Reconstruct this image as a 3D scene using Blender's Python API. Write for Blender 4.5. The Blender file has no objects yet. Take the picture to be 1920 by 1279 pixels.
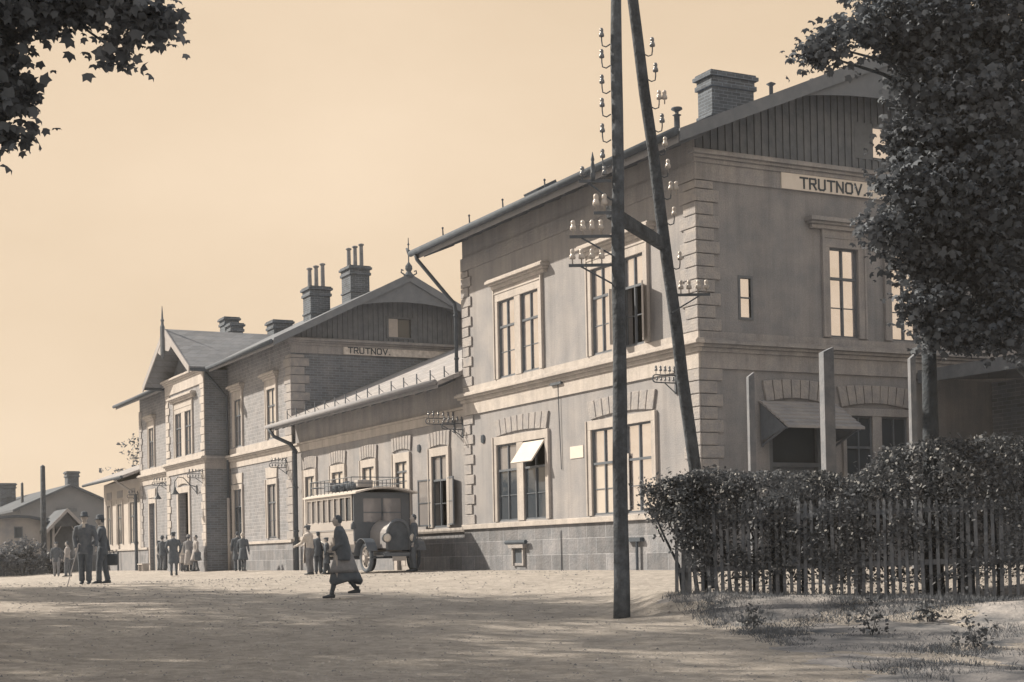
import bpy, math, random
import numpy as np
from mathutils import Vector, Matrix
R = random.Random(7)
NR = np.random.RandomState(11)
scene = bpy.context.scene
COL = scene.collection
# ------------------------------------------------------------------ camera
F_PX = 2850.48
PITCH, ROLL, YAW = 0.014, -0.02, math.radians(27.582)
CAM = Vector((29.0, -20.11, 0.43))
fwh = Vector((-math.cos(YAW), math.sin(YAW), 0)); rth = Vector((math.sin(YAW), math.cos(YAW), 0))
fw = fwh*math.cos(PITCH) + Vector((0, 0, 1))*math.sin(PITCH)
up0 = rth.cross(fw)
rt = rth*math.cos(ROLL) + up0*math.sin(ROLL)
up = up0*math.cos(ROLL) - rth*math.sin(ROLL)
cd = bpy.data.cameras.new('camera'); cam = bpy.data.objects.new('camera', cd); COL.objects.link(cam)
m = Matrix((rt, up, -fw)).transposed().to_4x4(); m.translation = CAM
cam.matrix_world = m
cd.sensor_width = 36; cd.lens = F_PX/1920*36
cd.shift_x = 0.0; cd.shift_y = (1000.9-639.5)/1920
cd.clip_start = .1; cd.clip_end = 3000
scene.camera = cam
scene.render.resolution_x = 1024; scene.render.resolution_y = 682
# ------------------------------------------------------------------ world + sun
SUN = Vector((1.1, 1.0, -1.12)).normalized()       # direction the light travels
EL = math.asin(-SUN.z); AZ = math.atan2(-SUN.x, -SUN.y)
w = bpy.data.worlds.new('World'); scene.world = w; w.use_nodes = True
nt = w.node_tree; nt.nodes.clear()
def N(t, typ, **k):
    n = t.nodes.new(typ)
    for a, b in k.items(): setattr(n, a, b)
    return n
out = N(nt, 'ShaderNodeOutputWorld'); bg = N(nt, 'ShaderNodeBackground')
sky = N(nt, 'ShaderNodeTexSky', sky_type='NISHITA', sun_disc=False); sky.sun_elevation = EL; sky.sun_rotation = AZ
hs = N(nt, 'ShaderNodeHueSaturation'); hs.inputs['Saturation'].default_value = .12
tint = N(nt, 'ShaderNodeMix', data_type='RGBA', blend_type='MULTIPLY'); tint.inputs[0].default_value = 1
tint.inputs[7].default_value = (1.0, .8, .54, 1)
mixw = N(nt, 'ShaderNodeMix', data_type='RGBA'); mixw.inputs[0].default_value = .94
tc = N(nt, 'ShaderNodeTexCoord'); mp = N(nt, 'ShaderNodeMapping'); mp.inputs['Scale'].default_value = (1.4, 1.4, 3.2)
nz = N(nt, 'ShaderNodeTexNoise'); nz.inputs['Scale'].default_value = 1.6; nz.inputs['Detail'].default_value = 8
cr = N(nt, 'ShaderNodeValToRGB')
cr.color_ramp.elements[0].position = .34; cr.color_ramp.elements[0].color = (5.35, 4.15, 2.93, 1)
cr.color_ramp.elements[1].position = .68; cr.color_ramp.elements[1].color = (6.35, 5.05, 3.72, 1)
nt.links.new(tc.outputs['Generated'], mp.inputs[0]); nt.links.new(mp.outputs[0], nz.inputs[0])
nt.links.new(nz.outputs[0], cr.inputs[0])
nt.links.new(sky.outputs[0], hs.inputs['Color']); nt.links.new(hs.outputs[0], tint.inputs[6])
nt.links.new(tint.outputs[2], mixw.inputs[6]); nt.links.new(cr.outputs[0], mixw.inputs[7])
sep = N(nt, 'ShaderNodeSeparateXYZ'); nt.links.new(tc.outputs['Generated'], sep.inputs[0])
mr = N(nt, 'ShaderNodeMapRange', interpolation_type='SMOOTHSTEP'); mr.inputs[1].default_value = .36; mr.inputs[2].default_value = .75
nt.links.new(sep.outputs[2], mr.inputs[0])
zen = N(nt, 'ShaderNodeMix', data_type='RGBA'); nt.links.new(mr.outputs[0], zen.inputs[0]); nt.links.new(mixw.outputs[2], zen.inputs[6]); zen.inputs[7].default_value = (4.3, 4.35, 4.3, 1)
nt.links.new(zen.outputs[2], bg.inputs[0]); bg.inputs[1].default_value = .10
nt.links.new(bg.outputs[0], out.inputs[0])
sl = bpy.data.lights.new('sun', 'SUN'); sl.energy = 5.0; sl.angle = math.radians(.9); sl.color = (1, .85, .66)
so = bpy.data.objects.new('sun', sl); COL.objects.link(so)
so.rotation_euler = (-SUN).to_track_quat('Z', 'Y').to_euler(); so.location = (0, -30, 40)
scene.view_settings.view_transform = 'Standard'; scene.view_settings.look = 'None'
scene.view_settings.exposure = 0.57; scene.view_settings.gamma = 1

# ------------------------------------------------------------------ materials
def gcol(g):      # photographic greys: neutral-warm when pale, cooler when dark
    X = (0, .06, .09, .15, .27, .42, .68, .9); G = (1.3, 1.29, 1.26, 1.15, 1.03, .96, .96, 1.0); B = (1.75, 1.72, 1.68, 1.40, 1.16, .96, .93, 1.07)
    return (g, g*float(np.interp(g, X, G)), g*float(np.interp(g, X, B)), 1)
MATS = {}
def mat(name, g, var=.12, scale=3., rough=.85, bump=.0, bscale=None, brick=None, stripes=None, metal=0, spec=.3, streak=0):
    if name in MATS: return MATS[name]
    mt = bpy.data.materials.new(name); mt.use_nodes = True; MATS[name] = mt
    t = mt.node_tree; b = t.nodes['Principled BSDF']
    b.inputs['Roughness'].default_value = rough; b.inputs['Metallic'].default_value = metal
    b.inputs['Specular IOR Level'].default_value = spec
    geo = N(t, 'ShaderNodeNewGeometry')
    n1 = N(t, 'ShaderNodeTexNoise'); n1.inputs['Scale'].default_value = scale; n1.inputs['Detail'].default_value = 8; n1.inputs['Roughness'].default_value = .62
    t.links.new(geo.outputs['Position'], n1.inputs['Vector'])
    r1 = N(t, 'ShaderNodeValToRGB')
    r1.color_ramp.elements[0].position = .28; r1.color_ramp.elements[0].color = gcol(g*(1-var*1.6))
    r1.color_ramp.elements[1].position = .72; r1.color_ramp.elements[1].color = gcol(g*(1+var))
    t.links.new(n1.outputs[0], r1.inputs[0])
    col = r1.outputs[0]
    if streak:
        sm_ = N(t, 'ShaderNodeMapping'); sm_.inputs['Scale'].default_value = (3.2, 3.2, .22); sn = N(t, 'ShaderNodeTexNoise'); sn.inputs['Scale'].default_value = 1.0; sn.inputs['Detail'].default_value = 7; sn.inputs['Roughness'].default_value = .7
        t.links.new(geo.outputs['Position'], sm_.inputs[0]); t.links.new(sm_.outputs[0], sn.inputs['Vector'])
        sr = N(t, 'ShaderNodeValToRGB'); sr.color_ramp.elements[0].position = .34; sr.color_ramp.elements[0].color = (1-streak,)*3+(1,); sr.color_ramp.elements[1].position = .56; sr.color_ramp.elements[1].color = (1.03,)*3+(1,)
        t.links.new(sn.outputs[0], sr.inputs[0]); sx = N(t, 'ShaderNodeMix', data_type='RGBA', blend_type='MULTIPLY'); sx.inputs[0].default_value = 1
        t.links.new(col, sx.inputs[6]); t.links.new(sr.outputs[0], sx.inputs[7]); col = sx.outputs[2]
        fn2 = N(t, 'ShaderNodeTexNoise'); fn2.inputs['Scale'].default_value = 34; fn2.inputs['Detail'].default_value = 4; t.links.new(geo.outputs['Position'], fn2.inputs['Vector'])
        fr = N(t, 'ShaderNodeValToRGB'); fr.color_ramp.elements[0].position = .3; fr.color_ramp.elements[0].color = (.86,)*3+(1,); fr.color_ramp.elements[1].position = .7; fr.color_ramp.elements[1].color = (1.1,)*3+(1,)
        t.links.new(fn2.outputs[0], fr.inputs[0]); fx = N(t, 'ShaderNodeMix', data_type='RGBA', blend_type='MULTIPLY'); fx.inputs[0].default_value = 1
        t.links.new(col, fx.inputs[6]); t.links.new(fr.outputs[0], fx.inputs[7]); col = fx.outputs[2]
    h = None
    if brick or stripes:
        sp = N(t, 'ShaderNodeSeparateXYZ'); ad = N(t, 'ShaderNodeMath', operation='ADD'); cb = N(t, 'ShaderNodeCombineXYZ')
        t.links.new(geo.outputs['Position'], sp.inputs[0]); t.links.new(sp.outputs[0], ad.inputs[0]); t.links.new(sp.outputs[1], ad.inputs[1])
        t.links.new(ad.outputs[0], cb.inputs[0]); t.links.new(sp.outputs[2], cb.inputs[1])
        bk = N(t, 'ShaderNodeTexBrick')
        bw, bh, mo, gm, v2 = brick
        bk.inputs['Scale'].default_value = 1; bk.inputs['Brick Width'].default_value = bw; bk.inputs['Row Height'].default_value = bh
        bk.inputs['Mortar Size'].default_value = mo; bk.inputs['Mortar Smooth'].default_value = .3
        bk.inputs['Color1'].default_value = (1-v2,)*3+(1,); bk.inputs['Color2'].default_value = (1+v2,)*3+(1,)
        bk.inputs['Mortar'].default_value = (gm/g,)*3+(1,)
        t.links.new(cb.outputs[0], bk.inputs['Vector'])
        mx = N(t, 'ShaderNodeMix', data_type='RGBA', blend_type='MULTIPLY'); mx.inputs[0].default_value = 1
        t.links.new(col, mx.inputs[6]); t.links.new(bk.outputs['Color'], mx.inputs[7]); col = mx.outputs[2]
        h = bk.outputs['Fac']
    t.links.new(col, b.inputs['Base Color'])
    if bump:
        n2 = N(t, 'ShaderNodeTexNoise'); n2.inputs['Scale'].default_value = bscale or scale*6; n2.inputs['Detail'].default_value = 6
        t.links.new(geo.outputs['Position'], n2.inputs['Vector'])
        bp = N(t, 'ShaderNodeBump'); bp.inputs['Strength'].default_value = min(1, bump); bp.inputs['Distance'].default_value = .03
        t.links.new(n2.outputs[0], bp.inputs['Height']); t.links.new(bp.outputs[0], b.inputs['Normal'])
        if h is not None:
            b2 = N(t, 'ShaderNodeBump', invert=True); b2.inputs['Distance'].default_value = .012; b2.inputs['Strength'].default_value = .6
            t.links.new(h, b2.inputs['Height']); t.links.new(bp.outputs[0], b2.inputs['Normal']); t.links.new(b2.outputs[0], b.inputs['Normal'])
    return mt
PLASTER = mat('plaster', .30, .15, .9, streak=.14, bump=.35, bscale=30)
PLASTER_END = mat('plaster_shade_tone', .25, .18, 1.1, streak=.16, bump=.4, bscale=25)  # same plaster as the front, tone lowered to paint in the end wall's shade
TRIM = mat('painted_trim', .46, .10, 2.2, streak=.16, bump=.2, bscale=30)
TRIM_END = mat('trim_shade_tone', .30, .14, 2.0, streak=.2, bump=.25, bscale=30)  # darker copy of the front trim; the shade is in the colour
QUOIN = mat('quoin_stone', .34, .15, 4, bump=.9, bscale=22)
QUOIN_END = mat('quoin_stone_shade_tone', .31, .16, 4, bump=1, bscale=22)  # front quoin stone slightly darkened, end face shade painted in
PLINTH = mat('plinth_stone', .225, .18, 2.4, streak=.2, bump=.8, bscale=14, brick=(.95, .42, .012, .34, .2))
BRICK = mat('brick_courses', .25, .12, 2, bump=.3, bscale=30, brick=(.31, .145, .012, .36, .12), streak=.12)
BRICK_END = mat('brick_shade_tone', .16, .18, 1.6, bump=.4, bscale=20, brick=(.31, .1, .010, .25, .15))  # darker version of the facade brick, carrying the shade of sides and ends
WOODD = mat('dark_boarding', .14, .2, 3, bump=.3, bscale=20)
FRAME = mat('dark_window_paint', .12, .15, 6, rough=.5)
FRAMEL = mat('pale_window_paint', .42, .1, 6, rough=.5)
ROOFD = mat('dark_roof', .16, .15, 1.2, bump=.3, brick=(.6, .3, .01, .11, .12))
ROOFL = mat('pale_roof_tiles', .33, .14, 1.4, bump=.4, brick=(.42, .16, .012, .22, .12))
ROOFG = mat('grey_slate', .20, .12, 1.5, bump=.4, brick=(.45, .22, .010, .14, .12))
METAL = mat('gutter_metal', .08, .15, 4, rough=.7, spec=.15)
BARGE = mat('barge_board_paint', .33, .1, 3)
CHIM = mat('chimney_brick', .09, .2, 3, bump=.5, bscale=20, brick=(.28, .09, .01, .17, .2))
POT = mat('chimney_pot', .2, .25, 5)
IRON = mat('black_iron', .09, .2, 6, rough=.55)
PORC = mat('white_porcelain', .45, .05, 9, rough=.18, spec=.6)
PORCD = mat('brown_glazed_porcelain', .16, .2, 9, rough=.2, spec=.6)
POLE = mat('tarred_pole_wood', .085, .35, 5, bump=1, bscale=14, streak=.4)
WOODP = mat('weathered_fence_wood', .16, .25, 5, bump=.6, bscale=18)
WOODPOST = mat('sawn_post_wood', .2, .2, 4, bump=.5, bscale=18)
BOARD = mat('white_name_board', .66, .05, 2)
INK = mat('black_lettering', .06, .1, 8)
LEAF = mat('hedge_leaf', .10, .5, 1.2, rough=.5, spec=.4)
LEAFT = mat('maple_leaf', .115, .3, 1.0, rough=.75, spec=.15)
LEAFF = mat('far_leaf', .14, .25, 1.0, rough=.6)
BARK = mat('bark', .05, .3, 6, bump=1, bscale=20)
def pane(name, g, metal, rough=.06):
    if name in MATS: return MATS[name]
    mt = mat(name, g, .06, 1.2, rough=rough, metal=metal, spec=.7, bump=.16, bscale=2.6); return mt
for _n in ('hedge_leaf', 'maple_leaf', 'far_leaf'):
    _t = MATS[_n].node_tree; _p = _t.nodes['Principled BSDF']; _o = _t.nodes['Material Output']
    _tr = N(_t, 'ShaderNodeBsdfTranslucent'); _mx = N(_t, 'ShaderNodeMixShader'); _mx.inputs[0].default_value = .18
    _l = _p.inputs['Base Color'].links[0].from_socket
    _t.links.new(_l, _tr.inputs[0]); _t.links.new(_p.outputs[0], _mx.inputs[1]); _t.links.new(_tr.outputs[0], _mx.inputs[2]); _t.links.new(_mx.outputs[0], _o.inputs[0])
P_SKY = pane('bright_reflecting_pane', .86, .92)
P_BLIND = pane('pane_over_pale_blind', .62, .35, .12)
P_MID = pane('half_dark_pane', .30, .45, .08)
P_DARK = pane('dark_pane', .05, .0, .07)

# ------------------------------------------------------------------ mesh helpers
class MB:
    def __init__(s): s.v = []; s.f = []
    def add(s, vs, fs):
        n = len(s.v); s.v += [tuple(v) for v in vs]; s.f += [tuple(i+n for i in f) for f in fs]; return s
    def box(s, x0, x1, y0, y1, z0, z1):
        x0, x1 = sorted((x0, x1)); y0, y1 = sorted((y0, y1)); z0, z1 = sorted((z0, z1))
        return s.add([(x0,y0,z0),(x1,y0,z0),(x1,y1,z0),(x0,y1,z0),(x0,y0,z1),(x1,y0,z1),(x1,y1,z1),(x0,y1,z1)],
                     [(0,3,2,1),(4,5,6,7),(0,1,5,4),(1,2,6,5),(2,3,7,6),(3,0,4,7)])
    def hexa(s, b, t):
        return s.add(list(b)+list(t), [(0,3,2,1),(4,5,6,7),(0,1,5,4),(1,2,6,5),(2,3,7,6),(3,0,4,7)])
    def prism(s, poly, ext):           # poly: 3D points, ext: vector
        n = len(poly); e = Vector(ext); t = [tuple(Vector(p)+e) for p in poly]
        return s.add(list(poly)+t, [tuple(range(n))[::-1], tuple(range(n, 2*n))] + [(i, (i+1) % n, n+(i+1) % n, n+i) for i in range(n)])
    def tube(s, path, rad, seg=8, cap=True):
        pts = [Vector(p) for p in path]
        if not isinstance(rad, (list, tuple)): rad = [rad]*len(pts)
        rings = []; ref = None
        for i, p in enumerate(pts):
            d = (pts[min(i+1, len(pts)-1)]-pts[max(i-1, 0)])
            if d.length < 1e-9: d = Vector((0, 0, 1))
            d.normalize()
            if ref is None: ref = Vector((0, 0, 1)) if abs(d.z) < .9 else Vector((1, 0, 0))
            a = d.cross(ref)
            if a.length < 1e-5: a = d.cross(Vector((0, 1, 0)))
            a.normalize(); b = d.cross(a); ref = a.cross(d)
            r = rad[i]; ra, rb = (r if isinstance(r, (tuple, list)) else (r, r))
            rings.append([p+a*math.cos(6.2832*k/seg)*ra+b*math.sin(6.2832*k/seg)*rb for k in range(seg)])
        return s.rings(rings, cap)
    def rings(s, rings, cap=True):
        seg = len(rings[0]); vs = [v for r in rings for v in r]; fs = []
        for i in range(len(rings)-1):
            for k in range(seg):
                fs.append((i*seg+k, i*seg+(k+1) % seg, (i+1)*seg+(k+1) % seg, (i+1)*seg+k))
        if cap: fs += [tuple(range(seg))[::-1], tuple(range((len(rings)-1)*seg, len(rings)*seg))]
        return s.add(vs, fs)
    def loft(s, rs, seg=16, cap=True):   # (cx,cy,z,rx,ry)
        return s.rings([[Vector((cx+rx*math.cos(6.2832*k/seg), cy+ry*math.sin(6.2832*k/seg), z)) for k in range(seg)] for cx, cy, z, rx, ry in rs], cap)
    def lathe(s, prof, c=(0, 0, 0), seg=14):
        return s.loft([(c[0], c[1], c[2]+z, max(r, .0005), max(r, .0005)) for r, z in prof], seg)
    def ball(s, c, r, seg=12, n=7):
        r = r if isinstance(r, (tuple, list)) else (r, r, r)
        return s.loft([(c[0], c[1], c[2]+r[2]*math.sin(-1.5+3.0*i/n), r[0]*math.cos(-1.5+3.0*i/n), r[1]*math.cos(-1.5+3.0*i/n)) for i in range(n+1)], seg)
    def build(s, name, m, parent=None, label=None, world=True, smooth=False, bevel=0, remesh=0, subsurf=0):
        me = bpy.data.meshes.new(name)
        off = Vector((0, 0, 0))
        if parent is not None and world:
            off = parent.location if parent.parent is None else parent.parent.location
        me.from_pydata([tuple(Vector(v)-off) for v in s.v], [], s.f); me.update()
        me.materials.append(m)
        if smooth:
            for p in me.polygons: p.use_smooth = True
        o = bpy.data.objects.new(name, me); COL.objects.link(o)
        if parent is not None: o.parent = parent
        if label: o['label'] = label
        if remesh:
            r = o.modifiers.new('r', 'REMESH'); r.mode = 'VOXEL'; r.voxel_size = remesh; r.use_smooth_shade = True
            sm = o.modifiers.new('s', 'SMOOTH'); sm.factor = .5; sm.iterations = 2
        if bevel:
            b = o.modifiers.new('b', 'BEVEL'); b.width = bevel; b.segments = 2; b.limit_method = 'ANGLE'; b.angle_limit = .6
        return o
def thing(name, label, cat, loc=(0, 0, 0), rz=0, group=None, kind=None):
    o = bpy.data.objects.new(name, None); COL.objects.link(o); o.location = loc; o.rotation_euler = (0, 0, rz)
    o.empty_display_size = .3
    return tag(o, label, cat, group, kind)
def tag(o, label=None, cat=None, group=None, kind=None):
    if label: o['label'] = label
    if cat: o['category'] = cat
    if group: o['group'] = group
    if kind: o['kind'] = kind
    return o
def copyo(o, parent=None, loc=None):
    c = o.copy(); COL.objects.link(c)
    if parent is not None: c.parent = parent
    if loc is not None: c.location = loc
    return c
class Fr:                                # a wall's own frame: u along, o outward, z up
    def __init__(s, ax, p): s.ax = ax; s.p = p
    def pt(s, u, o, z): return (u, s.p-o, z) if s.ax == 'Y' else (s.p+o, u, z)
    def box(s, mb, u0, u1, o0, o1, z0, z1):
        a = s.pt(u0, o0, z0); b = s.pt(u1, o1, z1); mb.box(a[0], b[0], a[1], b[1], a[2], b[2])
    def prism(s, mb, poly, o0, o1):
        a = Vector(s.pt(0, o0, 0)); b = Vector(s.pt(0, o1, 0)); mb.prism([s.pt(u, o0, z) for u, z in poly], b-a)
def wall_face(mb, f, u0, u1, z0, z1, holes, depth=.22, top=None):
    us = sorted(set([u0, u1]+[h[0] for h in holes]+[h[1] for h in holes])); zs = sorted(set([z0, z1]+[h[2] for h in holes]+[h[3] for h in holes]))
    us = [u for u in us if u0 <= u <= u1]; zs = [z for z in zs if z0 <= z <= z1]
    for i in range(len(us)-1):
        for j in range(len(zs)-1):
            cu = (us[i]+us[i+1])/2; cz = (zs[j]+zs[j+1])/2
            if any(h[0] < cu < h[1] and h[2] < cz < h[3] for h in holes): continue
            mb.add([f.pt(us[i], 0, zs[j]), f.pt(us[i+1], 0, zs[j]), f.pt(us[i+1], 0, zs[j+1]), f.pt(us[i], 0, zs[j+1])], [(0, 1, 2, 3)])
    for a, b, c, d in holes:
        q = [(a, c), (b, c), (b, d), (a, d)]
        for i in range(4):
            p0, p1 = q[i], q[(i+1) % 4]
            mb.add([f.pt(p0[0], 0, p0[1]), f.pt(p1[0], 0, p1[1]), f.pt(p1[0], -depth, p1[1]), f.pt(p0[0], -depth, p0[1])], [(0, 1, 2, 3)])

# ------------------------------------------------------------------ ground
def ss(t): t = max(0., min(1., t)); return t*t*(3-2*t)
def gz(x, y):
    return (-.1-.0278*max(0, x+8)-.13*ss((-x-12)/10.)*ss((x+75)/20.))*ss(-y/7.)
def fence_D(L): return 24.5-.55*(L-2.66)
gz_flat = gz
def gz(x, y):
    z = gz_flat(x, y); d = Vector((x, y, 0))-CAM; D = d.x*fwh.x+d.y*fwh.y; L = d.x*rth.x+d.y*rth.y
    if L > 1.5 and D > 12 and D < 34 and L < 30:
        f = ss((D-(fence_D(L)-2.6))/2.5)*ss((L-1.7)/.9)*ss((34-D)/5)
        t = -.25-.027*max(0, min(5, L-2.66))
        if t > z: z += (t-z)*f
    return z
def ground_grid(x0, x1, y0, y1, nx, ny, dz=0, zf=None, jit=0):
    vs = []; fs = []
    for j in range(ny+1):
        for i in range(nx+1):
            x = x0+(x1-x0)*i/nx; y = y0+(y1-y0)*j/ny
            vs.append((x, y, gz(x, y)+dz+(zf(x, y) if zf else 0)))
    for j in range(ny):
        for i in range(nx): a = j*(nx+1)+i; fs.append((a, a+1, a+nx+2, a+nx+1))
    return vs, fs
def axis_pts(lo, hi, fine0, fine1, step):
    a = list(np.arange(fine0, fine1+.001, step)); s = step
    x = fine0
    while x > lo: s *= 1.5; x -= s; a.insert(0, x)
    s = step; x = a[-1]
    while x < hi: s *= 1.5; x += s; a.append(x)
    return a
xs = axis_pts(-900, 900, -66, 40, .5); ys = axis_pts(-900, 900, -30, 4, .5)
from mathutils import noise
vs = []; fs = []
for y in ys:
    for x in xs:
        near = 1 if (-66 < x < 40 and -30 < y < -.5) else 0
        b = (noise.noise(Vector((x*.35, y*.35, 0)))*.035+noise.noise(Vector((x*1.1, y*1.1, 3)))*.018)*near*ss((-y-.3)/1.5)
        vs.append((x, y, gz(x, y)+b))
nx = len(xs)
for j in range(len(ys)-1):
    for i in range(nx-1): a = j*nx+i; fs.append((a, a+1, a+nx+1, a+nx))
gm = bpy.data.materials.new('trodden_earth'); gm.use_nodes = True
t = gm.node_tree; b = t.nodes['Principled BSDF']; b.inputs['Roughness'].default_value = .95; b.inputs['Specular IOR Level'].default_value = .1
geo = N(t, 'ShaderNodeNewGeometry')
def noise_node(scale, det=8, rough=.6, vec=None):
    n = N(t, 'ShaderNodeTexNoise'); n.inputs['Scale'].default_value = scale; n.inputs['Detail'].default_value = det; n.inputs['Roughness'].default_value = rough
    t.links.new(vec or geo.outputs['Position'], n.inputs['Vector']); return n
mpp = N(t, 'ShaderNodeMapping'); mpp.inputs['Rotation'].default_value = (0, 0, math.radians(62)); mpp.inputs['Scale'].default_value = (.6, 1, 1)
t.links.new(geo.outputs['Position'], mpp.inputs[0])
n1 = noise_node(.55); n2 = noise_node(5.5, 10, .8); n3 = noise_node(2.2, 6, .6, mpp.outputs[0])
r1 = N(t, 'ShaderNodeValToRGB'); r1.color_ramp.elements[0].position = .3; r1.color_ramp.elements[0].color = gcol(.52); r1.color_ramp.elements[1].position = .7; r1.color_ramp.elements[1].color = gcol(.64)
r2 = N(t, 'ShaderNodeValToRGB'); r2.color_ramp.elements[0].position = .3; r2.color_ramp.elements[0].color = (.55,)*3+(1,); r2.color_ramp.elements[1].position = .62; r2.color_ramp.elements[1].color = (1.08,)*3+(1,)
r3 = N(t, 'ShaderNodeValToRGB'); r3.color_ramp.elements[0].position = .32; r3.color_ramp.elements[0].color = (.86,)*3+(1,); r3.color_ramp.elements[1].position = .6; r3.color_ramp.elements[1].color = (1.05,)*3+(1,)
t.links.new(n1.outputs[0], r1.inputs[0]); t.links.new(n2.outputs[0], r2.inputs[0]); t.links.new(n3.outputs[0], r3.inputs[0])
m1 = N(t, 'ShaderNodeMix', data_type='RGBA', blend_type='MULTIPLY'); m1.inputs[0].default_value = 1
m2 = N(t, 'ShaderNodeMix', data_type='RGBA', blend_type='MULTIPLY'); m2.inputs[0].default_value = 1
t.links.new(r1.outputs[0], m1.inputs[6]); t.links.new(r2.outputs[0], m1.inputs[7]); t.links.new(m1.outputs[2], m2.inputs[6]); t.links.new(r3.outputs[0], m2.inputs[7])
t.links.new(m2.outputs[2], b.inputs['Base Color'])
n4 = noise_node(24, 8, .7); bp = N(t, 'ShaderNodeBump'); bp.inputs['Strength'].default_value = 1; bp.inputs['Distance'].default_value = .09
t.links.new(n4.outputs[0], bp.inputs['Height'])
bp2 = N(t, 'ShaderNodeBump'); bp2.inputs['Strength'].default_value = .8; bp2.inputs['Distance'].default_value = .12
t.links.new(n3.outputs[0], bp2.inputs['Height']); t.links.new(bp.outputs[0], bp2.inputs['Normal']); t.links.new(bp2.outputs[0], b.inputs['Normal'])
g = MB(); g.add(vs, fs); tag(g.build('ground', gm, smooth=True), kind='structure')

# ------------------------------------------------------------------ window kit
def pane_obj(f, o, u0, u1, z0, z1, m, parent, label=None):
    mb = MB(); mb.add([f.pt(u0, o, z0), f.pt(u1, o, z0), f.pt(u1, o, z1), f.pt(u0, o, z1),
                       f.pt(u0, o-.012, z0), f.pt(u1, o-.012, z0), f.pt(u1, o-.012, z1), f.pt(u0, o-.012, z1)],
                      [(0,1,2,3),(7,6,5,4),(0,4,5,1),(1,5,6,2),(2,6,7,3),(3,7,4,0)])
    return mb.build('pane', m, parent, label)
def window(f, par, opens, z0, z1, trim=(.2, .2), head=None, hood=None, arch=None, sill=False, fm=None, bars='cross',
           top_m=None, low_m=None, tr=.66, tm=None, am=None, label=None, skip=None, inner=.015):
    """opens: list of (u0,u1); returns window part"""
    fm = fm or FRAME; tm = tm or TRIM; top_m = top_m or P_SKY; low_m = low_m or top_m
    a, b = opens[0][0]-trim[0], opens[-1][1]+trim[1]
    s = MB()                                         # surround (the window's own moulding)
    zt = z1+(head or .25)
    f.box(s, a, opens[0][0], 0, .055, z0-.02, z1); f.box(s, opens[-1][1], b, 0, .055, z0-.02, z1)
    for i in range(len(opens)-1): f.box(s, opens[i][1], opens[i+1][0], 0, .045, z0-.02, z1)
    f.box(s, a, b, 0, .055, z1, zt)
    f.box(s, a-.03, a+.03, 0, .085, z0-.02, zt); f.box(s, b-.03, b+.03, 0, .085, z0-.02, zt)
    if head and head > .4: f.box(s, a+.03, b-.03, .055, .075, z1+.22, z1+.26)
    w = s.build('window', tm, par, label, bevel=.008)
    fb = MB()
    for k, (u0, u1) in enumerate(opens):
        t_ = .045; zz = z0+(z1-z0)*tr
        o0, o1 = -inner-.05, -inner
        f.box(fb, u0, u0+t_, o0, o1, z0, z1); f.box(fb, u1-t_, u1, o0, o1, z0, z1)
        f.box(fb, u0+t_, u1-t_, o0, o1, z0, z0+t_); f.box(fb, u0+t_, u1-t_, o0, o1, z1-t_, z1)
        f.box(fb, u0+t_, u1-t_, o0, o1+.015, zz-.03, zz+.03)
        um = (u0+u1)/2
        if 'n' not in bars:
            f.box(fb, um-.022, um+.022, o0+.002, o1+.012, z0+t_, zz-.035); f.box(fb, um-.022, um+.022, o0+.002, o1+.01, zz+.035, z1-t_)
        zl = z0+(zz-z0)*.5
        f.box(fb, u0+t_, um-.035, o0+.01, o1-.01, zl-.012, zl+.012); f.box(fb, um+.035, u1-t_, o0+.01, o1-.01, zl-.012, zl+.012)
        if not (skip and (k, 'top') in skip): pane_obj(f, -inner-.03, u0+.01, u1-.01, zz, z1-.01, top_m if not isinstance(top_m, list) else top_m[k], w)
        if not (skip and (k, 'low') in skip): pane_obj(f, -inner-.03, u0+.01, u1-.01, z0+.01, zz, low_m if not isinstance(low_m, list) else low_m[k], w)
    fb.build('frame', fm, w)
    if sill:
        m_ = MB(); f.box(m_, a-.05, b+.05, 0, .13, z0-.13, z0-.022); m_.build('sill', tm, w, bevel=.01)
    if hood:
        m_ = MB(); h0, h1, hz = hood
        f.box(m_, h0+.12, h1-.12, 0, .13, hz-.20, hz-.10); f.box(m_, h0+.05, h1-.05, 0, .2, hz-.10, hz-.04); f.box(m_, h0, h1, 0, .28, hz-.04, hz+.04)
        f.prism(m_, [(h0+.0, hz+.04), (h1, hz+.04), (h1-.04, hz+.08), (h0+.04, hz+.08)], 0, .24)
        m_.build('hood', tm, w, bevel=.008)
    if arch:
        a0, a1, zb, ztp, n = arch
        m_ = MB(); c = (a0+a1)/2; hw = (a1-a0)/2
        def zb_(u): return zb+.09*(1-((u-c)/hw)**2)
        def zt_(u): return ztp+.05*(1-((u-c)/hw)**2)
        for i in range(n):
            p = a0+(a1-a0)*i/n+.02; q = a0+(a1-a0)*(i+1)/n-.02
            sk = .12
            pb = c+(p-c)*(1-.08); qb = c+(q-c)*(1-.08)
            f.prism(m_, [(pb, zb_(p)), (qb, zb_(q)), (q, zt_(q)), (p, zt_(p))], 0, .06)
        m_.build('arch_stones', am or QUOIN, w, bevel=.01)
    return w
def quoins(f1, f2, par, z0, z1, u1dir, u2dir, c1, c2, m1, m2, hgt=.3, wl=.62, ws=.46, proud=.05):
    """corner blocks: on face f1 from c1 in direction u1dir, on f2 from c2"""
    for f, c, d, mm, fl in ((f1, c1, u1dir, m1, 0), (f2, c2, u2dir, m2, 1)):
        if f is None: continue
        mb = MB(); z = z0; k = 0
        while z < z1-.05:
            wd = wl if (k % 2 == 0) else ws
            zz = min(z+hgt, z1)
            st = c-d*(proud if fl == 0 else 0)
            f.box(mb, st, c+d*wd, 0, proud, z+.01, zz-.01)
            z = zz; k += 1
        mb.build('quoins', mm, par, bevel=.014)
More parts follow.
